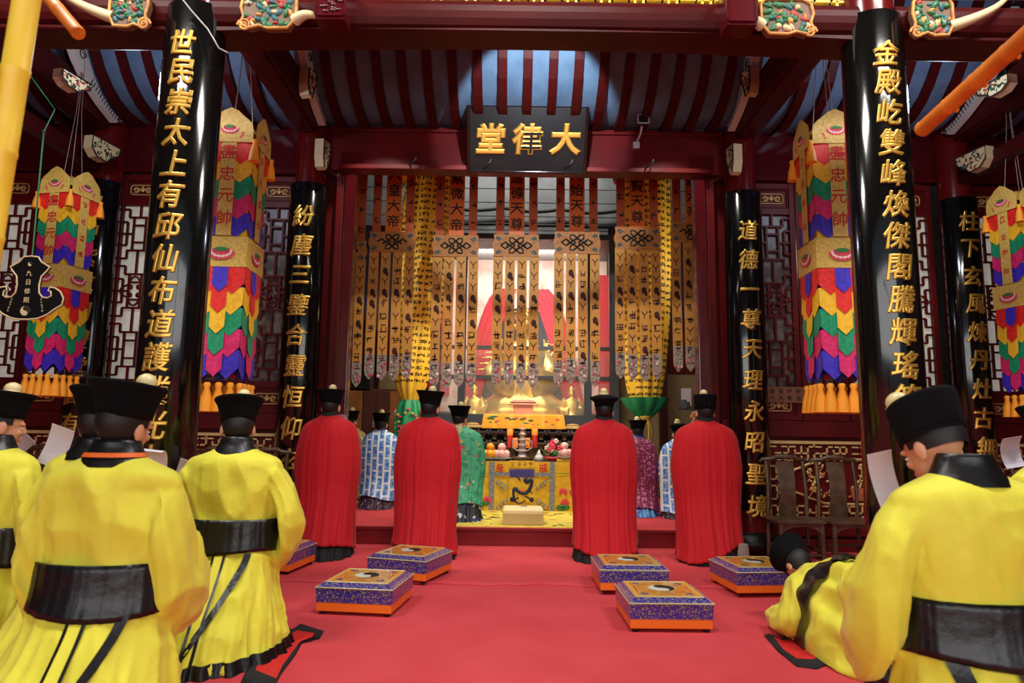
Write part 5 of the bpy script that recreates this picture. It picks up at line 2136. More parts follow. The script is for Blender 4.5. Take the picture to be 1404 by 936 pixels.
# ================================================================== OFFICIAL'S CHAIRS by the lattice wall
def make_chair(label, loc, rz=0.0):
    t = thing('wooden_armless_chair', label, 'chair', loc, rz, 'dark wooden chairs along the lattice wall')
    w, d, sh, h = 0.44, 0.38, 0.385, 0.93
    mb = MB()
    mb.box((0, 0, sh - 0.015), (w, d, 0.03))
    mb.box((0, 0, sh - 0.045), (w - 0.05, d - 0.05, 0.03))
    mb.build('seat', 'wood_dark', t, bevel=0.006)
    for sx in (-1, 1):
        mb = MB()
        mb.bar((sx * (w / 2 - 0.03), -d / 2 + 0.03, 0), (sx * (w / 2 - 0.035), -d / 2 + 0.035, sh - 0.03), 0.036, 0.036)
        mb.build('leg', 'wood_dark', t, bevel=0.006)
        mb = MB()
        mb.tube([(sx * (w / 2 - 0.03), d / 2 - 0.03, 0), (sx * (w / 2 - 0.035), d / 2 - 0.035, sh), (sx * (w / 2 - 0.04), d / 2 - 0.045, 0.65), (sx * (w / 2 - 0.045), d / 2, h - 0.03)], 0.018, 10)
        mb.build('rear_leg', 'wood_dark', t)
    mb = MB()
    rs = []
    for i in range(9):
        u = i / 8
        z = sh + (h - sh - 0.03) * u
        y = d / 2 - 0.035 - 0.035 * math.sin(u * PI) + 0.03 * u
        ww = 0.075 + 0.02 * abs(u - 0.5)
        rs.append([(-ww, y - 0.008, z), (ww, y - 0.008, z), (ww, y + 0.008, z), (-ww, y + 0.008, z)])
    mb.rings(rs, 0, True, False)
    mb.build('splat', 'wood_dark', t, bevel=0.003)
    mb = MB()
    pts = [(-0.225, d / 2 + 0.03, h - 0.035), (-0.205, d / 2 + 0.01, h - 0.015), (-0.12, d / 2, h - 0.01), (-0.08, d / 2 - 0.005, h + 0.012), (0.08, d / 2 - 0.005, h + 0.012), (0.12, d / 2, h - 0.01), (0.205, d / 2 + 0.01, h - 0.015), (0.225, d / 2 + 0.03, h - 0.035)]
    mb.tube(pts, [0.014, 0.02, 0.022, 0.024, 0.024, 0.022, 0.02, 0.014], 10)
    mb.build('crest_rail', 'wood_dark', t)
    for nm, p0, p1 in (('stretcher', (-w / 2 + 0.04, -d / 2 + 0.035, 0.08), (w / 2 - 0.04, -d / 2 + 0.035, 0.08)),
                       ('stretcher', (-w / 2 + 0.035, -d / 2 + 0.04, 0.11), (-w / 2 + 0.035, d / 2 - 0.04, 0.11)),
                       ('stretcher', (w / 2 - 0.035, -d / 2 + 0.04, 0.11), (w / 2 - 0.035, d / 2 - 0.04, 0.11)),
                       ('stretcher', (-w / 2 + 0.04, d / 2 - 0.035, 0.13), (w / 2 - 0.04, d / 2 - 0.035, 0.13))):
        mb = MB()
        mb.bar(p0, p1, 0.024, 0.02, up=(0, 0, 1))
        mb.build(nm, 'wood_dark', t)
    mb = MB()
    pts = []
    for i in range(11):
        u = i / 10
        pts.append((-0.17 + 0.34 * u, sh - 0.06 - 0.05 * abs(2 * u - 1) ** 3))
    mb.prism(pts + [(0.17, sh - 0.055), (-0.17, sh - 0.055)], 0.012, Matrix.Translation((0, -d / 2 + 0.04, 0)))
    mb.build('apron', 'wood_dark', t)
    return t


CY = 6.52
cx0 = W(1089, 712, CY).x
CH = make_chair('dark wooden chair in front of the carved panel, first to the right of the opening', (cx0, CY, 0))
dup(CH, (cx0 + 0.47, CY - 0.03, 0), 0.0, 'dark wooden chair in front of the carved panel, partly hidden by the front right column')
dup(CH, (W(1345, 700, CY).x - 0.02, CY - 0.35, 0), R(-8), 'dark wooden chair at far right behind the yellow priest with the round cap')
dup(CH, (W(280, 700, CY).x, CY, 0), 0.0, 'dark wooden chair left of the opening behind the yellow priest')
dup(CH, (W(355, 700, CY).x, CY, 0), 0.0, 'dark wooden chair beside the left couplet board, mostly hidden by the yellow priest')
dup(CH, (W(45, 700, CY).x, CY - 0.1, 0), 0.0, 'dark wooden chair at far left under the hanging banner')

# ================================================================== PEOPLE
NECK0 = Vector((0, -0.005, 1.03))


def head_shapes(mb, mx):
    def B(c, r, n=14):
        mb.ball(c, r, n, 0, mx)
    B((0, 0.0, 0.135), (0.074, 0.092, 0.086), 18)
    B((0, 0.028, 0.085), (0.058, 0.066, 0.082), 16)
    B((0, 0.07, 0.025), (0.026, 0.024, 0.02))
    for s in (-1, 1):
        B((s * 0.077, -0.004, 0.095), (0.011, 0.022, 0.033), 10)
        B((s * 0.033, 0.075, 0.082), (0.022, 0.015, 0.016), 10)
        B((s * 0.03, 0.084, 0.122), (0.026, 0.012, 0.009), 10)
        B((s * 0.013, 0.098, 0.082), (0.009, 0.010, 0.008), 8)
    P = [mx @ Vector(p) for p in ((0, 0.088, 0.128), (0, 0.095, 0.108), (0, 0.105, 0.088))]
    mb.capsule(P, [0.009, 0.010, 0.012], 8)
    B((0, 0.091, 0.056), (0.023, 0.010, 0.006), 10)
    B((0, 0.089, 0.046), (0.019, 0.010, 0.006), 10)


def hand_shapes(mb, wrist, fwd, across, nrm, curl=0.9):
    """five separate fingers; across points to the thumb side, nrm out of the palm"""
    f, a, n = Vector(fwd).normalized(), Vector(across).normalized(), Vector(nrm).normalized()
    w = Vector(wrist)
    spec = [(0.032, 0.088, (0.040, 0.026, 0.020), 0.0095), (0.010, 0.092, (0.044, 0.029, 0.022), 0.0098), (-0.012, 0.087, (0.040, 0.027, 0.021), 0.0093), (-0.033, 0.078, (0.031, 0.021, 0.018), 0.0082)]
    for off, L, seg, r in spec:
        k = w + f * L + a * off
        mb.capsule([w + a * off * 0.5, w + f * L * 0.5 + a * off * 0.85 - n * 0.004, k], [0.015, 0.0145, 0.0125], 8)
        p, ang = k, 0.35
        pts, rad = [k], [r * 1.1]
        for i, s in enumerate(seg):
            ang += curl * (0.6, 0.75, 0.45)[i]
            p = p + (f * math.cos(ang) + n * math.sin(ang) + a * off * 0.6) * s
            pts.append(p)
            rad.append(r * (1.0, 0.93, 0.85)[i])
        mb.capsule(pts, rad, 8)
    b = w + f * 0.028 + a * 0.026
    mb.capsule([w + f * 0.005 + a * 0.01, b, b + f * 0.026 + a * 0.026 + n * 0.018, b + f * 0.052 + a * 0.030 + n * 0.034, b + f * 0.07 + a * 0.026 + n * 0.042], [0.016, 0.016, 0.0125, 0.011, 0.0095], 8)


_BODY = {}


def body_mesh(J, mx, key, hands):
    if key in _BODY:
        return _BODY[key]
    mb = MB()
    head_shapes(mb, mx)
    nk = Vector(J['neck'])
    mb.capsule([Vector(J['chest']).lerp(nk, 0.75), nk, mx @ Vector((0, 0.005, 0.07))], [0.075, 0.055, 0.052], 14)
    ch, pv = Vector(J['chest']), Vector(J['pelvis'])
    mb.capsule([nk.lerp(ch, 0.35), ch, ch.lerp(pv, 0.55), pv], [0.085, 0.115, 0.105, 0.12], 16)
    for s in (-1, 1):
        g = lambda n_: Vector((J[n_][0] * s + (J.get('hx', 0) if n_ == 'wrist' else 0), J[n_][1], J[n_][2]))
        sh, el, wr = g('shoulder'), g('elbow'), g('wrist')
        mb.capsule([nk.lerp(ch, 0.5), sh], [0.07, 0.05], 10)
        mb.capsule([sh, sh.lerp(el, 0.5), el], [0.047, 0.043, 0.036], 10)
        mb.capsule([el, el.lerp(wr, 0.4), wr], [0.038, 0.036, 0.024], 10)
        f = (wr - el).normalized()
        if hands == 'floor':
            hand_shapes(mb, wr + f * 0.01, (0, 1, -0.1), (-s, 0, 0), (0, 0, -1), 0.25)
        else:
            hand_shapes(mb, wr + f * 0.01, f.lerp(Vector((0, 0.5, 0.6)), 0.5), Vector((0, -0.5, 1)), (-s, 0.1, 0), 0.95)
        hp, kn, an, to = g('hip'), g('knee'), g('ankle'), g('toe')
        mb.capsule([pv, hp], [0.11, 0.095], 12)
        mb.capsule([hp, hp.lerp(kn, 0.5), kn], [0.092, 0.078, 0.058], 12)
        mb.capsule([kn, kn.lerp(an, 0.35), an], [0.056, 0.055, 0.036], 12)
        mb.capsule([an, an.lerp(to, 0.5), to], [0.038, 0.036, 0.026], 10)
    me = bpy.data.meshes.new('raw')
    me.from_pydata([tuple(v) for v in mb.v], [], mb.f)
    me.update()
    o = bpy.data.objects.new('raw', me)
    COL.objects.link(o)
    md = o.modifiers.new('r', 'REMESH')
    md.mode = 'VOXEL'
    md.voxel_size = 0.0062
    md.use_smooth_shade = True
    s = o.modifiers.new('s', 'SMOOTH')
    s.factor = 0.5
    s.iterations = 3
    dg = bpy.context.evaluated_depsgraph_get()
    out = bpy.data.meshes.new_from_object(o.evaluated_get(dg))
    bpy.data.objects.remove(o)
    bpy.data.meshes.remove(me)
    out.materials.clear()
    out.materials.append(M['skin'])
    for p in out.polygons:
        p.use_smooth = True
    _BODY[key] = out
    return out


class Surf:
    """draped cloth: keys (z, (half width, back depth, front depth, centre y)); folds grow downwards"""

    def __init__(s, keys, seed, amp):
        s.keys = sorted(keys)
        s.amp = sorted(amp)
        rnd = random.Random(seed)
        s.w = [(k, rnd.uniform(0, 2 * PI), rnd.uniform(-1.6, 1.6), rnd.uniform(0.5, 1.0) / (1 + k / 16)) for k in (3, 6, 9, 13, 18, 26)]

    def pt(s, a, z, off=0.0):
        rx, rb, rf, cy = spline(s.keys, z)
        A = spline(s.amp, z)[0]
        f = 0.0
        for k, ph, d, w in s.w:
            c = math.cos(k * a + ph + d * z * 1.2)
            f += w * (0.9 - 1.7 * abs(c) ** 0.8 if k > 5 else c) * 0.6
        F = 1 + A * f
        ca, sa = math.cos(a), math.sin(a)
        return Vector(((rx * F + off) * ca, cy + ((rf if sa > 0 else rb) * F + off) * sa, z))

    def mesh(s, mb, z0, z1, nz=36, na=120, off=0.0, mi=0, zlow=None, a0=0.0, a1=2 * PI, thick=0.0, caps=False):
        full = abs(a1 - a0 - 2 * PI) < 1e-6
        rs = []
        for i in range(nz + 1):
            r = []
            for j in range(na if full else na + 1):
                a = a0 + (a1 - a0) * j / na
                lo = zlow(a) if zlow else z0
                r.append(s.pt(a, lo + (z1 - lo) * i / nz, off))
            rs.append(r)
        if thick and full:
            for k, i in enumerate((nz, nz // 2, 0)):
                pass
            rs = [[p - Vector((p.x, p.y, 0)).normalized() * thick for p in rs[0]]] + rs + [[p - Vector((p.x, p.y, 0)).normalized() * thick for p in rs[-1]]]
        mb.rings(rs, mi, caps, True, closed=full)

    def strip(s, mb, z0, z1, fx, w, off=0.006, n=30, mi=0):
        """narrow band running down the back; fx(z) is its x"""
        rs = []
        for i in range(n + 1):
            z = z0 + (z1 - z0) * i / n
            rx = spline(s.keys, z)[0]
            r = []
            for d in (-w / 2, 0, w / 2):
                q = max(-0.98, min(0.98, (fx(z) + d) / rx))
                r.append(s.pt(-math.acos(-q) if False else -(PI / 2 - math.asin(q)), z, off))
            rs.append(r)
        mb.rings(rs, mi, False, True, closed=False)


def sleeve(mb, s, P, seed=0, n=44, sub=8, mi=0, solid=False):
    keys = [(i, tuple(c) + (a, b)) for i, (c, a, b) in enumerate(P)]
    rnd = random.Random(seed)
    ph = [rnd.uniform(0, 6) for _ in range(3)]
    m = (len(P) - 1) * sub
    C = [spline(keys, i / sub) for i in range(m + 1)]
    rs = []
    for i, c in enumerate(C):
        p = Vector((c[0] * s, c[1], c[2]))
        q0, q1 = C[max(i - 1, 0)], C[min(i + 1, m)]
        t = Vector(((q1[0] - q0[0]) * s, q1[1] - q0[1], q1[2] - q0[2])).normalized()
        l = Vector((s, 0, 0))
        l = (l - t * l.dot(t)).normalized()
        o = t.cross(l)
        u = i / m
        r = []
        for j in range(n):
            q = 2 * PI * j / n
            e_ = min(1, 3 * u)
            f = 1 + e_ * (0.06 * math.sin(3 * q + ph[0] + u * 7) + 0.09 * (0.5 - abs(math.sin(4 * q + ph[1] + u * 4))) + 0.08 * (0.4 - abs(math.sin(u * 9 + ph[2] + 1.6 * math.cos(q)))))
            r.append(p + l * (c[3] * f * math.cos(q)) + o * (c[4] * f * math.sin(q)))
        rs.append(r)
    inner = [[(v + (sum(rs[-1], Vector()) / n - v) * 0.15) for v in rs[-1]], [(v + (sum(rs[-4], Vector()) / n - v) * 0.2) for v in rs[-4]]]
    if solid:
        mb.rings(rs, mi, True, True)
    else:
        mb.rings(rs + inner, mi, False, True)


J0 = dict(neck=(0, -0.005, 1.03), chest=(0, 0.0, 0.82), pelvis=(0, -0.02, 0.5), shoulder=(0.150, -0.005, 0.93), elbow=(0.205, 0.03, 0.68), wrist=(0.055, 0.28, 0.76),
          hip=(0.095, -0.02, 0.48), knee=(0.13, 0.09, 0.065), ankle=(0.12, -0.27, 0.055), toe=(0.12, -0.365, 0.035))


def headgear(root, mx, L, style, knob=(0, 0.02), nape=0.045):
    """black priest's cap, cream knob, hair and eyes"""
    up = Matrix.Translation((0, 0, L)) @ mx
    mb = MB()
    n, k = 28, 14
    rs = []
    for i in range(k + 1):
        th = PI * i / k
        rs.append([(0.0805 * math.sin(th) * math.cos(2 * PI * j / n), -0.006 + 0.098 * math.sin(th) * math.sin(2 * PI * j / n), 0.132 + 0.094 * math.cos(th)) for j in range(n)])
    fs = []
    vs = [p for r in rs for p in r]
    for i in range(k):
        for j in range(n):
            q = (i * n + j, i * n + (j + 1) % n, (i + 1) * n + (j + 1) % n, (i + 1) * n + j)
            c = sum((Vector(vs[v]) for v in q), Vector()) / 4
            if c.z > 0.165 or (c.y < -0.01 and c.z > nape) or (c.y < 0.03 and c.z > 0.115):
                fs.append(q[::-1])
    mb.add(vs, fs, 0, up, True)
    mb.build('hair', 'hair', root)
    mb = MB()
    e = lambda r, z, y=0.0: [(r * math.cos(2 * PI * j / 40), y + r * 1.12 * math.sin(2 * PI * j / 40), z) for j in range(40)]
    if style == 'flared':
        prof = [(0.080, 0.145), (0.085, 0.143), (0.090, 0.165), (0.097, 0.195), (0.108, 0.228), (0.120, 0.248), (0.124, 0.256), (0.120, 0.263), (0.106, 0.262), (0.088, 0.250), (0.06, 0.246), (0.03, 0.248), (0.004, 0.25)]
    elif style == 'curled':
        prof = [(0.080, 0.150), (0.084, 0.148), (0.086, 0.168), (0.090, 0.185), (0.112, 0.20), (0.124, 0.214), (0.126, 0.226), (0.117, 0.234), (0.10, 0.236), (0.085, 0.242), (0.06, 0.25), (0.03, 0.252), (0.004, 0.253)]
    else:
        prof = [(0.084, 0.140), (0.089, 0.138), (0.092, 0.16), (0.095, 0.20), (0.099, 0.248), (0.099, 0.258), (0.093, 0.265), (0.06, 0.268), (0.03, 0.269), (0.004, 0.27)]
    rs = [e(r, z, -0.004 - (z - 0.14) * 0.12) for r, z in prof]
    mb.rings(rs, 0, True, True, mx=up)
    if style == 'puffed':
        pass
    mb.build('cap', 'felt_black', root)
    if style == 'tall':
        mb = MB()
        mb.box((0.0, -0.115, 0.205), (0.003, 0.004, 0.115), 0, up)
        mb.build('cap_seam', 'satin_black', root)
    mb = MB()
    c = (knob[0], knob[1], 0.278)
    mb.ball(c, (0.035, 0.038, 0.034), 14, 0, up)
    mb.lathe([(0.04, -0.032), (0.042, -0.012), (0.033, -0.004)], 14, c, 0, mx=up)
    mb.build('cap_knob', 'knob_cream', root)
    mb = MB()
    for s in (-1, 1):
        mb.ball((s * 0.031, 0.083, 0.103), (0.010, 0.008, 0.005), 10, 0, up)
        mb.ball((s * 0.031, 0.089, 0.103), (0.005, 0.003, 0.0046), 8, 1, up)
    mb.build('eyes', ['eye_white', 'hair'], root)


def person(label, loc, J=None, yaw=0, pitch=0, roll=0, lift=0.0, scale=1.0, rz=0.0, cap='flared', knob=(0, 0.02), hands='hold', nape=0.045):
    root = thing('person', label, 'person', loc, rz)
    root.scale = (scale, scale, scale)
    j = dict(J0)
    if J:
        j.update(J)
    mx = Matrix.Translation(Vector(j['neck'])) @ Matrix.Scale(1.07, 4) @ Matrix.Rotation(R(yaw), 4, 'Z') @ Matrix.Rotation(R(pitch), 4, 'X') @ Matrix.Rotation(R(roll), 4, 'Y')
    key = (tuple(sorted((k, v) for k, v in j.items())), yaw, pitch, roll, hands)
    b = bpy.data.objects.new('body', body_mesh(j, mx, key, hands))
    COL.objects.link(b)
    b.parent = root
    b.location = (0, 0, lift)
    if cap:
        headgear(root, mx, lift, cap, knob, nape)
    return root, mx


def collar(root, L, m='satin_black', edge=None, h=1.10, wide=0.0):
    """standing collar crossing at the front"""
    mb = MB()
    keys = [(0.99, (0.135 + wide, 0.115, 0.095, -0.01)), (1.03, (0.108 + wide * 0.6, 0.098, 0.082, -0.008)), (1.07, (0.088 + wide * 0.3, 0.083, 0.07, -0.004)), (1.12, (0.078, 0.076, 0.064, 0.0))]
    rs = []
    for i in range(9):
        u = i / 8
        r = []
        for q in range(40):
            a = 2 * PI * q / 40
            z1 = h - 0.05 * max(0, math.sin(a))
            z = 1.0 - 0.05 * max(0, math.sin(a)) + (z1 - 1.0 + 0.05 * max(0, math.sin(a))) * u
            rx, rb, rf, cy = spline(keys, z)
            r.append(Vector((rx * math.cos(a), cy + (rf if math.sin(a) > 0 else rb) * math.sin(a), z + L)))
        rs.append(r)
    rs.append([p * 1.0 - Vector((p.x, p.y, 0)) * 0.12 for p in rs[-1]])
    mb.rings(rs, 0, False, True)
    mb.build('collar', m, root)
    if edge:
        mb = MB()
        rs = []
        for z in (1.036, 1.052):
            rx, rb, rf, cy = spline(keys, z)
            rs.append([Vector(((rx + 0.006) * math.cos(a), cy + (rb + 0.006) * math.sin(a), z + L + 0.0)) for a in [-PI + PI * q / 24 for q in range(25)]])
        mb.rings(rs, 0, False, True, closed=False)
        mb.build('collar_piping', edge, root)


def fuse(name, mb, m, parent, voxel=0.009, wrinkle=0.010, seed=0, iters=4):
    """cloth volumes grown together into one continuous garment, with drawn wrinkles"""
    me = bpy.data.meshes.new('raw')
    me.from_pydata([tuple(v) for v in mb.v], [], mb.f)
    me.update()
    o = bpy.data.objects.new('raw', me)
    COL.objects.link(o)
    md = o.modifiers.new('r', 'REMESH')
    md.mode = 'VOXEL'
    md.voxel_size = voxel
    md.use_smooth_shade = True
    s = o.modifiers.new('s', 'SMOOTH')
    s.factor = 0.5
    s.iterations = iters
    dg = bpy.context.evaluated_depsgraph_get()
    out = bpy.data.meshes.new_from_object(o.evaluated_get(dg))
    bpy.data.objects.remove(o)
    bpy.data.meshes.remove(me)
    out.name = name
    out.materials.clear()
    out.materials.append(M[m])
    off = Vector((seed * 3.1, seed * 1.7, 0))
    nr = [v.normal.copy() for v in out.vertices]
    for v, n in zip(out.vertices, nr):
        c = v.co
        q = Vector((c.x * 7 + c.z * 2.2, c.y * 7, c.z * 2.6 - abs(c.x) * 4)) + off
        d = 0.55 - abs(noise.noise(q)) * 3.0
        q2 = Vector((c.x * 3 - c.z * 3.5, c.y * 4, c.z * 4.5 + c.x * 3)) + off * 2
        d2 = 0.5 - abs(noise.noise(q2)) * 2.6
        k = max(0.0, min(1.0, (1.03 - c.z) * 9))
        v.co = c + n * (wrinkle * k * (d + 0.9 * d2))
    for p in out.polygons:
        p.use_smooth = True
    o = bpy.data.objects.new(name, out)
    COL.objects.link(o)
    o.parent = parent
    return o


YK = [(1.075, (0.062, 0.062, 0.06, -0.005)), (1.05, (0.086, 0.078, 0.067, -0.006)), (1.02, (0.142, 0.096, 0.077, -0.006)), (0.985, (0.200, 0.110, 0.09, -0.008)), (0.93, (0.226, 0.125, 0.115, -0.008)),
      (0.80, (0.218, 0.134, 0.13, -0.008)), (0.66, (0.205, 0.128, 0.13, -0.008)), (0.5, (0.215, 0.152, 0.14, -0.01)), (0.36, (0.245, 0.24, 0.17, -0.02)), (0.2, (0.275, 0.36, 0.2, -0.04)), (0.06, (0.305, 0.45, 0.23, -0.05)), (0.0, (0.325, 0.48, 0.24, -0.05))]


def yellow_priest(label, loc, seed, width=1.0, sl=None, orange=False, ribbon=1, hem=0.0, el=0.02, **kw):
    root, mx = person(label, loc, **kw)
    K = [(z, (v[0] * width, v[1] * width, v[2] * width, v[3])) if z < 1.0 else (z, v) for z, v in YK]
    S_ = Surf(K, seed, [(0.0, (0.10,)), (0.15, (0.085,)), (0.4, (0.05,)), (0.55, (0.025,)), (0.8, (0.045,)), (0.95, (0.03,)), (1.05, (0.006,))])
    mb = MB()
    S_.mesh(mb, 0.003, 0.04 + hem, 3, 150, 0.007, 0)
    mb.build('hem', 'satin_black', root)
    body_mb = MB()
    S_.mesh(body_mb, 0.003, 1.075, 60, 150, caps=True)
    mb = MB()
    wob = lambda a: 0.492 + 0.012 * math.sin(2 * a + seed)
    S_.mesh(mb, 0.49, 0.665, 8, 150, 0.015, 0, zlow=wob, thick=0.008)
    mb.build('sash', 'satin_black', root)
    mb = MB()
    fx = lambda z: 0.02 + 0.05 * (0.5 - z) * (1 if seed % 2 else -0.4)
    S_.strip(mb, 0.01, 0.495, lambda z: fx(z) - 0.026, 0.012, 0.013)
    S_.strip(mb, 0.01, 0.495, lambda z: fx(z) + 0.026, 0.012, 0.013)
    S_.strip(mb, 0.01, 0.495, fx, 0.042, 0.011, mi=1)
    mb.build('back_ribbon', ['satin_black', 'robe_yellow'], root)
    if ribbon:
        mb = MB()
        S_.strip(mb, 0.02, 0.50, lambda z: ribbon * (0.15 - 0.25 * (0.5 - z) ** 1.5 / 0.5), 0.03 if ribbon == 1 else 0.045, 0.015)
        mb.build('side_ribbon', 'satin_black', root)
    hx = kw.get('J', {}).get('hx', 0.0) if kw.get('J') else 0.0
    P0 = [((0.10, -0.008, 0.935), 0.03, 0.06), ((0.165, -0.010, 0.915), 0.044, 0.08), ((0.190 + el * 0.3, -0.012, 0.87), 0.052, 0.10), ((0.212 + el * 0.8, -0.005, 0.75), 0.056, 0.118), ((0.222 + el, 0.03, 0.60), 0.060, 0.15), ((0.205 + el * 0.7, 0.13, 0.54), 0.058, 0.185), ((0.14, 0.27, 0.63), 0.05, 0.2)]
    for s in (-1, 1):
        P = [((c[0] * width, c[1], c[2]), a * width, b) for c, a, b in (sl or P0)]
        P = P[:-1] + [((P[-1][0][0] + hx * s, P[-1][0][1], P[-1][0][2]), P[-1][1], P[-1][2])]
        P[-2] = ((P[-2][0][0] + hx * s * 0.5, P[-2][0][1], P[-2][0][2]), P[-2][1], P[-2][2])
        sleeve(body_mb, s, P, seed * 3 + s, solid=True)
    fuse('robe', body_mb, 'robe_yellow', root, seed=seed)
    collar(root, 0.0, 'satin_black', 'cloth_orange' if orange else None, 1.10, 0.012)
    return root


def hold(dx=0.0, wz=0.76, wy=0.28, ex=0.205):
    return dict(hx=dx, wrist=(0.055, wy, wz), elbow=(ex, 0.03, 0.68))


def at_floor(px, d):
    """stand point under an image column at a given depth"""
    return Vector((W(px, 600, d).x, d, 0))


a = at_floor(163, 2.62)
yellow_priest('kneeling person in yellow robe, nearest at left, black flared cap and orange-edged black collar', a, 1, 1.13, el=-0.01, orange=True, yaw=-14, pitch=-6, roll=4, J=hold(0.03), knob=(0.02, 0.04), ribbon=1)
b = at_floor(326, 3.85)
yellow_priest('kneeling person in yellow robe nearest the aisle at left, reading a sheet', b, 3, 1.18, el=0.05, yaw=24, pitch=-10, J=hold(-0.10, ex=0.25), knob=(0.02, -0.04), ribbon=1, hem=0.02)
c = at_floor(134, 3.12)
yellow_priest('kneeling person in yellow robe mostly hidden behind the nearest left priest', c, 4, 1.0, yaw=-8, pitch=-8, J=hold(-0.10), ribbon=0)
d = at_floor(-6, 3.4)
yellow_priest('kneeling person in yellow robe cut off by the left edge, face turned to the aisle', d, 5, 1.0, yaw=-42, pitch=-6, J=hold(0.06), ribbon=-1)
e = at_floor(1318, 2.24)
yellow_priest('kneeling heavy-set person in yellow robe, nearest at right, head bowed over a sheet', e, 7, 1.13, el=0.05, yaw=20, pitch=-24, J=dict(hold(-0.03, wz=0.73, ex=0.23), neck=(-0.03, 0.02, 1.01)), cap='tall', knob=(-0.035, 0.03), ribbon=-1, nape=0.085)
g = at_floor(1445, 3.3)
yellow_priest('kneeling person in yellow robe cut off by the right edge, only a shoulder showing', g, 8, 1.0, yaw=8, pitch=-6, J=hold(-0.12), ribbon=0)

# ---- bowing priest at the right
f = Vector((W(1170, 800, 3.85).x, 3.85, 0))
JB = dict(neck=(0, 0.44, 0.34), chest=(0, 0.24, 0.32), pelvis=(0, -0.12, 0.30), shoulder=(0.14, 0.32, 0.27), elbow=(0.25, 0.30, 0.12), wrist=(0.14, 0.52, 0.06),
          hip=(0.095, -0.12, 0.32), knee=(0.14, 0.14, 0.065), ankle=(0.12, -0.3, 0.06), toe=(0.12, -0.42, 0.035))
root, mx = person('person in yellow robe bowing with forehead to the carpet, beside the right-hand stools', f, J=JB, yaw=0, pitch=-72, cap='flared', hands='floor', rz=R(9), scale=0.93)
keys = [(-0.56, (0.19, 0.05)), (-0.50, (0.26, 0.16)), (-0.38, (0.30, 0.31)), (-0.22, (0.315, 0.45)), (-0.05, (0.305, 0.50)), (0.12, (0.28, 0.49)), (0.28, (0.25, 0.465)), (0.38, (0.21, 0.43)), (0.44, (0.15, 0.40)), (0.48, (0.08, 0.37))]


def bow(u, y, off=0.0):
    w, h = spline(keys, y)
    fo = 1 + (0.05 * math.sin(5 * u + 9 * y) + 0.035 * math.sin(11 * u - 14 * y) + 0.03 * math.sin(17 * u + 4 * y)) * min(1, (0.6 - y) * 1.4)
    return Vector(((w * fo + off) * math.cos(u), y, max(0.002, (h * fo + off) * (math.sin(u) ** 0.8 if 0 < u < PI else 0.0))))


bmb = MB()
rs = [[bow(PI * j / 60, -0.56 + 1.04 * i / 60) for j in range(61)] for i in range(61)]
bmb.rings(rs, 0, True, True)
for s in (-1, 1):
    sleeve(bmb, s, [((0.10, 0.30, 0.36), 0.05, 0.09), ((0.19, 0.28, 0.30), 0.07, 0.12), ((0.25, 0.20, 0.20), 0.085, 0.13), ((0.27, 0.22, 0.12), 0.09, 0.10), ((0.25, 0.36, 0.095), 0.09, 0.085), ((0.18, 0.5, 0.09), 0.09, 0.08)], 30 + s, solid=True)
fuse('robe', bmb, 'robe_yellow', root, seed=6, wrinkle=0.011)
mb = MB()
rs = [[bow(PI * j / 60, y, 0.012) for j in range(61)] for y in (-0.55, -0.5, -0.46)]
mb.rings(rs, 0, False, True, closed=False)
mb.build('hem', 'satin_black', root)
mb = MB()
rs = [[bow(PI * j / 60, 0.02 + 0.15 * i / 6, 0.02) for j in range(61)] for i in range(7)]
mb.rings(rs, 0, False, True, closed=False)
mb.build('sash', 'satin_black', root)
mb = MB()
rs = [[bow(PI * (0.52 + 0.02 * math.sin(i * 0.3)) + dx, -0.54 + 0.55 * i / 20, 0.024) for dx in (-0.09, 0, 0.09)] for i in range(21)]
mb.rings(rs, 0, False, True, closed=False)
mb.build('back_ribbon', 'satin_black', root)
for s in (-1, 1):
    mb = MB()
    mb.capsule([(s * 0.14, -0.50, 0.05), (s * 0.14, -0.58, 0.047), (s * 0.15, -0.64, 0.04)], [0.045, 0.045, 0.035], 12)
    mb.build('shoe', 'cloth_black', root)


# ---- priests in cloaks
def cloak_keys(L, w, sit):
    up = L - sit
    return [(1.085 + up, (0.066, 0.066, 0.06, 0)), (1.06 + up, (0.085, 0.078, 0.068, 0)), (1.03 + up, (0.150 * w, 0.098, 0.08, 0)), (0.985 + up, (0.222 * w, 0.118, 0.10, 0)), (0.92 + up, (0.256 * w, 0.134, 0.14, 0)),
            (0.82 + up, (0.278 * w, 0.146, 0.20, 0)), (0.70 + up, (0.292 * w, 0.156, 0.25, 0)), (0.58 + up, (0.294 * w, 0.162, 0.27, 0)), (0.40 + up * 0.8, (0.275 * w, 0.18, 0.24, 0)),
            (0.24 + up * 0.6, (0.268 * w, 0.235, 0.22, 0)), (0.10 + up * 0.3, (0.275 * w, 0.31, 0.22, -0.01)), (0.0, (0.30 * w, 0.39, 0.24, -0.02))]


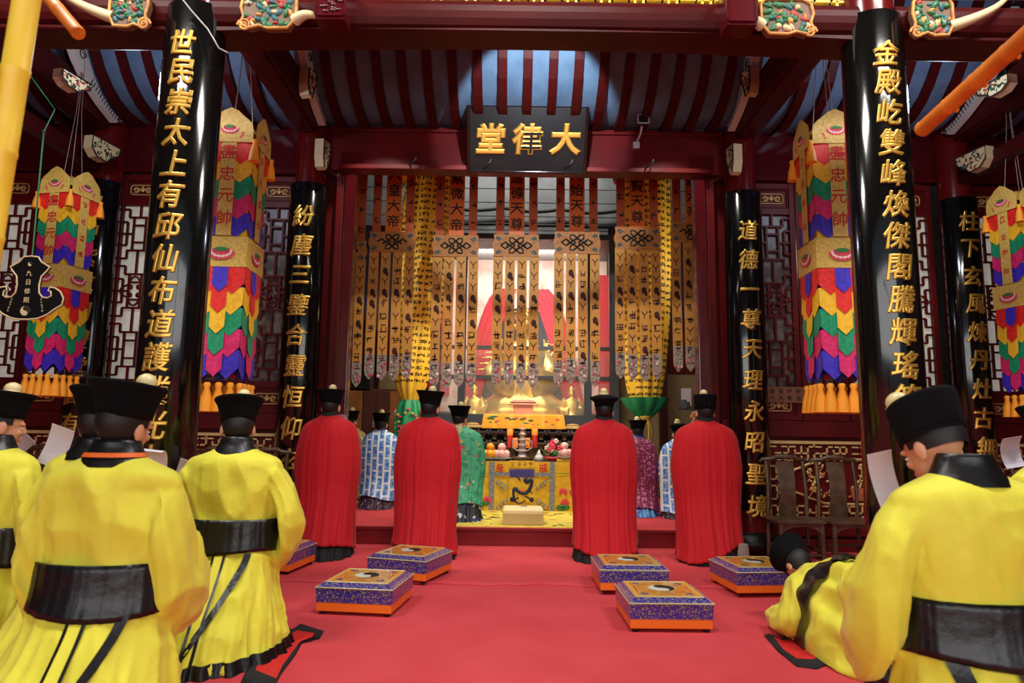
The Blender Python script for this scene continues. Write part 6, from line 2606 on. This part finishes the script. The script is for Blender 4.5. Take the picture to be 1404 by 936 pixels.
def cloaked(label, loc, seed, m, under, lift=0.0, w=1.0, sit=0.0, low=0.12, cm='cloth_black', cap='flared', edge_amp=0.055, **kw):
    kw['J'] = dict(kw.get('J') or {}, knee=(0.13, 0.14, 0.07), ankle=(0.12, -0.17, 0.05 - lift * 0.5), toe=(0.12, -0.245, 0.04 - lift * 0.7))
    root, mx = person(label, loc, lift=lift - sit, cap=cap, **kw)
    K = cloak_keys(lift, w, sit)
    S_ = Surf(K, seed, [(0.0, (0.13,)), (0.2, (0.10,)), (0.5, (0.075,)), (0.8 + lift, (0.05,)), (0.98 + lift, (0.025,)), (1.1 + lift, (0.004,))])
    mb = MB()
    zl = lambda a: low + edge_amp * math.sin(a * 1.0 + seed) + edge_amp * 0.6 * math.sin(2 * a + seed * 2)
    S_.mesh(mb, low, K[0][0], 60, 160, 0.012, 0, zlow=zl, thick=0.006)
    mb.build('cloak', m, root)
    S2 = Surf(K, seed, S_.amp)
    mb = MB()
    S2.mesh(mb, 0.003, 0.42, 14, 160, -0.012, 0)
    mb.build('under_robe', under, root)
    collar(root, lift - sit, cm, None, 1.115, -0.012)
    return root, S_


LIFT = 0.20
RD = 6.48
FZ = 0.007
for px, sd, lab, kw in (
        (452, 11, 'kneeling person in red cloak, leftmost of the four, holding up a small white sheet', dict(cap='flared', J=hold(0.05), w=1.0, yaw=-6)),
        (588, 12, 'kneeling person in red cloak, second from left, head turned slightly right', dict(cap='flared', w=1.04, yaw=-18, roll=3)),
        (828, 13, 'kneeling person in red cloak, third from left, with curled cap brim', dict(cap='curled', w=1.04, yaw=0, pitch=4)),
        (967, 14, 'kneeling person in red cloak, rightmost of the four, wearing a tall round cap', dict(cap='tall', w=1.08, yaw=4, low=0.09))):
    q = at_floor(px, RD)
    q.z = FZ
    root, S_ = cloaked(lab, q, sd, 'cloak_red', 'cloth_black', lift=LIFT, **kw)
    if sd == 12:
        mb = MB()
        S_.mesh(mb, 0.01, 0.2, 6, 24, 0.0, 0, a0=-PI / 2 - 0.25, a1=-PI / 2 + 0.45)
        mb.build('blue_lining', 'cloth_blue', root)
    if sd == 14:
        mb = MB()
        x, y = 0.19, -0.40
        rs = []
        for i in range(9):
            u = i / 8
            z = 0.01 + 0.2 * u
            ww = 0.042 * (0.75 + 0.45 * math.sin(u * PI * 0.9))
            rs.append([(x + ww * math.cos(q_), y - 0.02 * u + 0.028 * math.sin(q_), z) for q_ in [2 * PI * j / 18 for j in range(18)]])
        mb.rings(rs, 0, True, True)
        mb.build('shoe_sole', 'sock_grey', root)

SZ = 0.182
for px, Y, sd, m, und, cm, sc, lab, kw in (
        (630, 7.72, 21, 'robe_green', 'hem_dark', 'collar_flower', 0.95, 'kneeling person in green flowered robe left of the altar', dict(yaw=-26, w=1.02, low=0.13)),
        (522, 8.8, 22, 'robe_blue', 'hem_plum', 'hem_plum', 0.90, 'kneeling person in blue and white patchwork robe by the cupboard', dict(w=0.94, low=0.10, yaw=0)),
        (480, 9.4, 23, 'robe_gold', 'robe_gold', 'hem_plum', 0.93, 'kneeling person in dull gold brocade robe half hidden by the leftmost red cloak', dict(w=0.9, low=0.06, yaw=-30)),
        (874, 8.4, 24, 'robe_maroon', 'hem_blue', 'hem_blue', 0.86, 'kneeling person in maroon patchwork robe between the two right-hand red cloaks', dict(w=0.95, low=0.12, yaw=4)),
        (930, 8.2, 25, 'robe_blue', 'hem_plum', 'hem_plum', 0.84, 'kneeling person in pale blue patchwork robe beside the maroon robe', dict(w=0.9, low=0.08, yaw=16, cap='curled'))):
    q = at_floor(px, Y)
    q.z = SZ
    cloaked(lab, q, sd, m, und, lift=0.0, scale=sc, cm=cm, **kw)

# ---- photographer crouching behind the right-hand priests
q = at_floor(957, 8.95)
q.z = SZ
root, mx = person('crouching person in dark jacket photographing from behind the rightmost red cloak', q, J=dict(wrist=(0.06, 0.20, 1.05), elbow=(0.24, 0.16, 0.80)), rz=R(165), cap=None, scale=1.05)
up = mx
mb = MB()
S_ = Surf(YK, 77, [(0.0, (0.06,)), (0.5, (0.03,)), (1.1, (0.01,))])
S_.mesh(mb, 0.44, 1.06, 30, 90, thick=0.005)
mb.build('jacket', 'cloth_black', root)
mb = MB()
S_.mesh(mb, 0.003, 0.5, 20, 90, -0.01)
mb.build('trousers', 'cloth_black', root)
for s in (-1, 1):
    mb = MB()
    sleeve(mb, s, [((0.14, -0.005, 0.96), 0.05, 0.075), ((0.21, 0.03, 0.90), 0.058, 0.07), ((0.245, 0.13, 0.81), 0.055, 0.06), ((0.17, 0.18, 0.90), 0.045, 0.048), ((0.09, 0.20, 1.0), 0.038, 0.04)], 60 + s)
    mb.build('sleeve', 'cloth_navy', root)
mb = MB()
n, k = 20, 10
vs, fs = [], []
for i in range(k + 1):
    th = PI * i / k
    vs += [(0.0805 * math.sin(th) * math.cos(2 * PI * j / n), -0.006 + 0.098 * math.sin(th) * math.sin(2 * PI * j / n), 0.132 + 0.094 * math.cos(th)) for j in range(n)]
for i in range(k):
    for j in range(n):
        f4 = (i * n + j, i * n + (j + 1) % n, (i + 1) * n + (j + 1) % n, (i + 1) * n + j)
        c4 = sum((Vector(vs[v]) for v in f4), Vector()) / 4
        if c4.z > 0.17 or (c4.y < 0.0 and c4.z > 0.05):
            fs.append(f4[::-1])
mb.add(vs, fs, 0, up, True)
mb.build('hair', 'hair', root)
q = W(938, 556, 8.62)
t = thing('camera', 'black camera held up by the crouching photographer', 'camera', q, R(165))
mb = MB()
mb.box((0, 0, 0), (0.145, 0.06, 0.10))
mb.box((0, 0, 0.06), (0.06, 0.05, 0.035))
mb.build('camera_body', 'camera_black', t, bevel=0.008)
mb = MB()
mb.tube([(0, 0.02, -0.005), (0, 0.09, -0.005), (0, 0.15, -0.005)], [0.036, 0.038, 0.042], 20)
mb.build('lens', 'camera_black', t)

# ---- sheets of paper held by the priests
def sheet(cx, cy, Y, w, h, tilt_, turn, label, spin=0.0):
    q = W(cx, cy, Y)
    mb = MB()
    rs = []
    mx_ = Matrix.Rotation(R(turn), 4, 'Z') @ Matrix.Rotation(R(tilt_), 4, 'X') @ Matrix.Rotation(R(spin), 4, 'Y')
    for i in range(9):
        u = i / 8 - 0.5
        z = h * u
        b = 0.03 * (1 - 4 * u * u)
        rs.append([q + (mx_ @ Vector((x, b + t_, z))) for x, t_ in ((-w / 2, 0), (w / 2, 0), (w / 2, 0.002), (-w / 2, 0.002))])
    mb.rings(rs, 0, True, False)
    return tag(mb.build('sheet_of_paper', 'paper', loc=q), label, 'paper')


sheet(12, 614, 3.72, 0.13, 0.24, 18, 10, 'white sheet of paper held by the yellow priest at the left edge', spin=48)
sheet(76, 612, 3.5, 0.11, 0.22, 18, 10, 'white sheet of paper left of the half-hidden yellow priest\'s shoulder', spin=22)
sheet(198, 627, 2.95, 0.16, 0.14, 62, 0, 'white folded sheet beside the collar of the nearest left priest', spin=14)
sheet(254, 655, 4.08, 0.13, 0.22, 20, 10, 'white sheet of paper held left of the aisle-side yellow priest', spin=20)
sheet(1215, 656, 2.54, 0.085, 0.2, 10, -10, 'white sheet of paper held by the nearest yellow priest at right', spin=-14)
sheet(1391, 620, 3.62, 0.10, 0.16, 10, 0, 'white sheet of paper near the right edge before the cut-off priest', spin=-10)
sheet(469, 576, 6.82, 0.085, 0.12, 8, 0, 'small white sheet held up by the leftmost red-cloaked priest', spin=4)

# ---- cloth hems spread on the carpet
def floor_cloth(pts, mats, label, inner=0.72, z=0.006):
    P = [G(x, y) for x, y in pts]
    c = sum(P, Vector()) / len(P)
    n = len(P)
    rs = []
    for k, (s_, zz) in enumerate(((1.0, 0.001), (1.0, z), (0.86, z + 0.012), (inner, z + 0.008))):
        rs.append([c + (p - c) * s_ + Vector((0, 0, zz + 0.008 * math.sin(i * 2.1 + k) * (k > 1))) for i, p in enumerate(P)])
    mb = MB()
    mb.rings(rs, 0, False, True)
    mb.add(rs[-1], [tuple(range(n))], 1)
    return tag(mb.build('spread_cloth', mats, loc=c), label, 'cloth')


floor_cloth([(330, 936), (345, 905), (372, 885), (398, 866), (412, 856), (444, 866), (438, 876), (415, 880), (404, 900), (385, 925), (372, 950)], ['cloth_black', 'cloth_red'], 'black-edged red cloth spread on the carpet beside the aisle-side yellow priest')
floor_cloth([(1048, 872), (1070, 877), (1090, 866), (1130, 870), (1150, 905), (1120, 918), (1092, 914), (1066, 893)], ['cloth_black', 'cloth_red'], 'black-edged red cloth spread on the carpet beside the bowing priest')
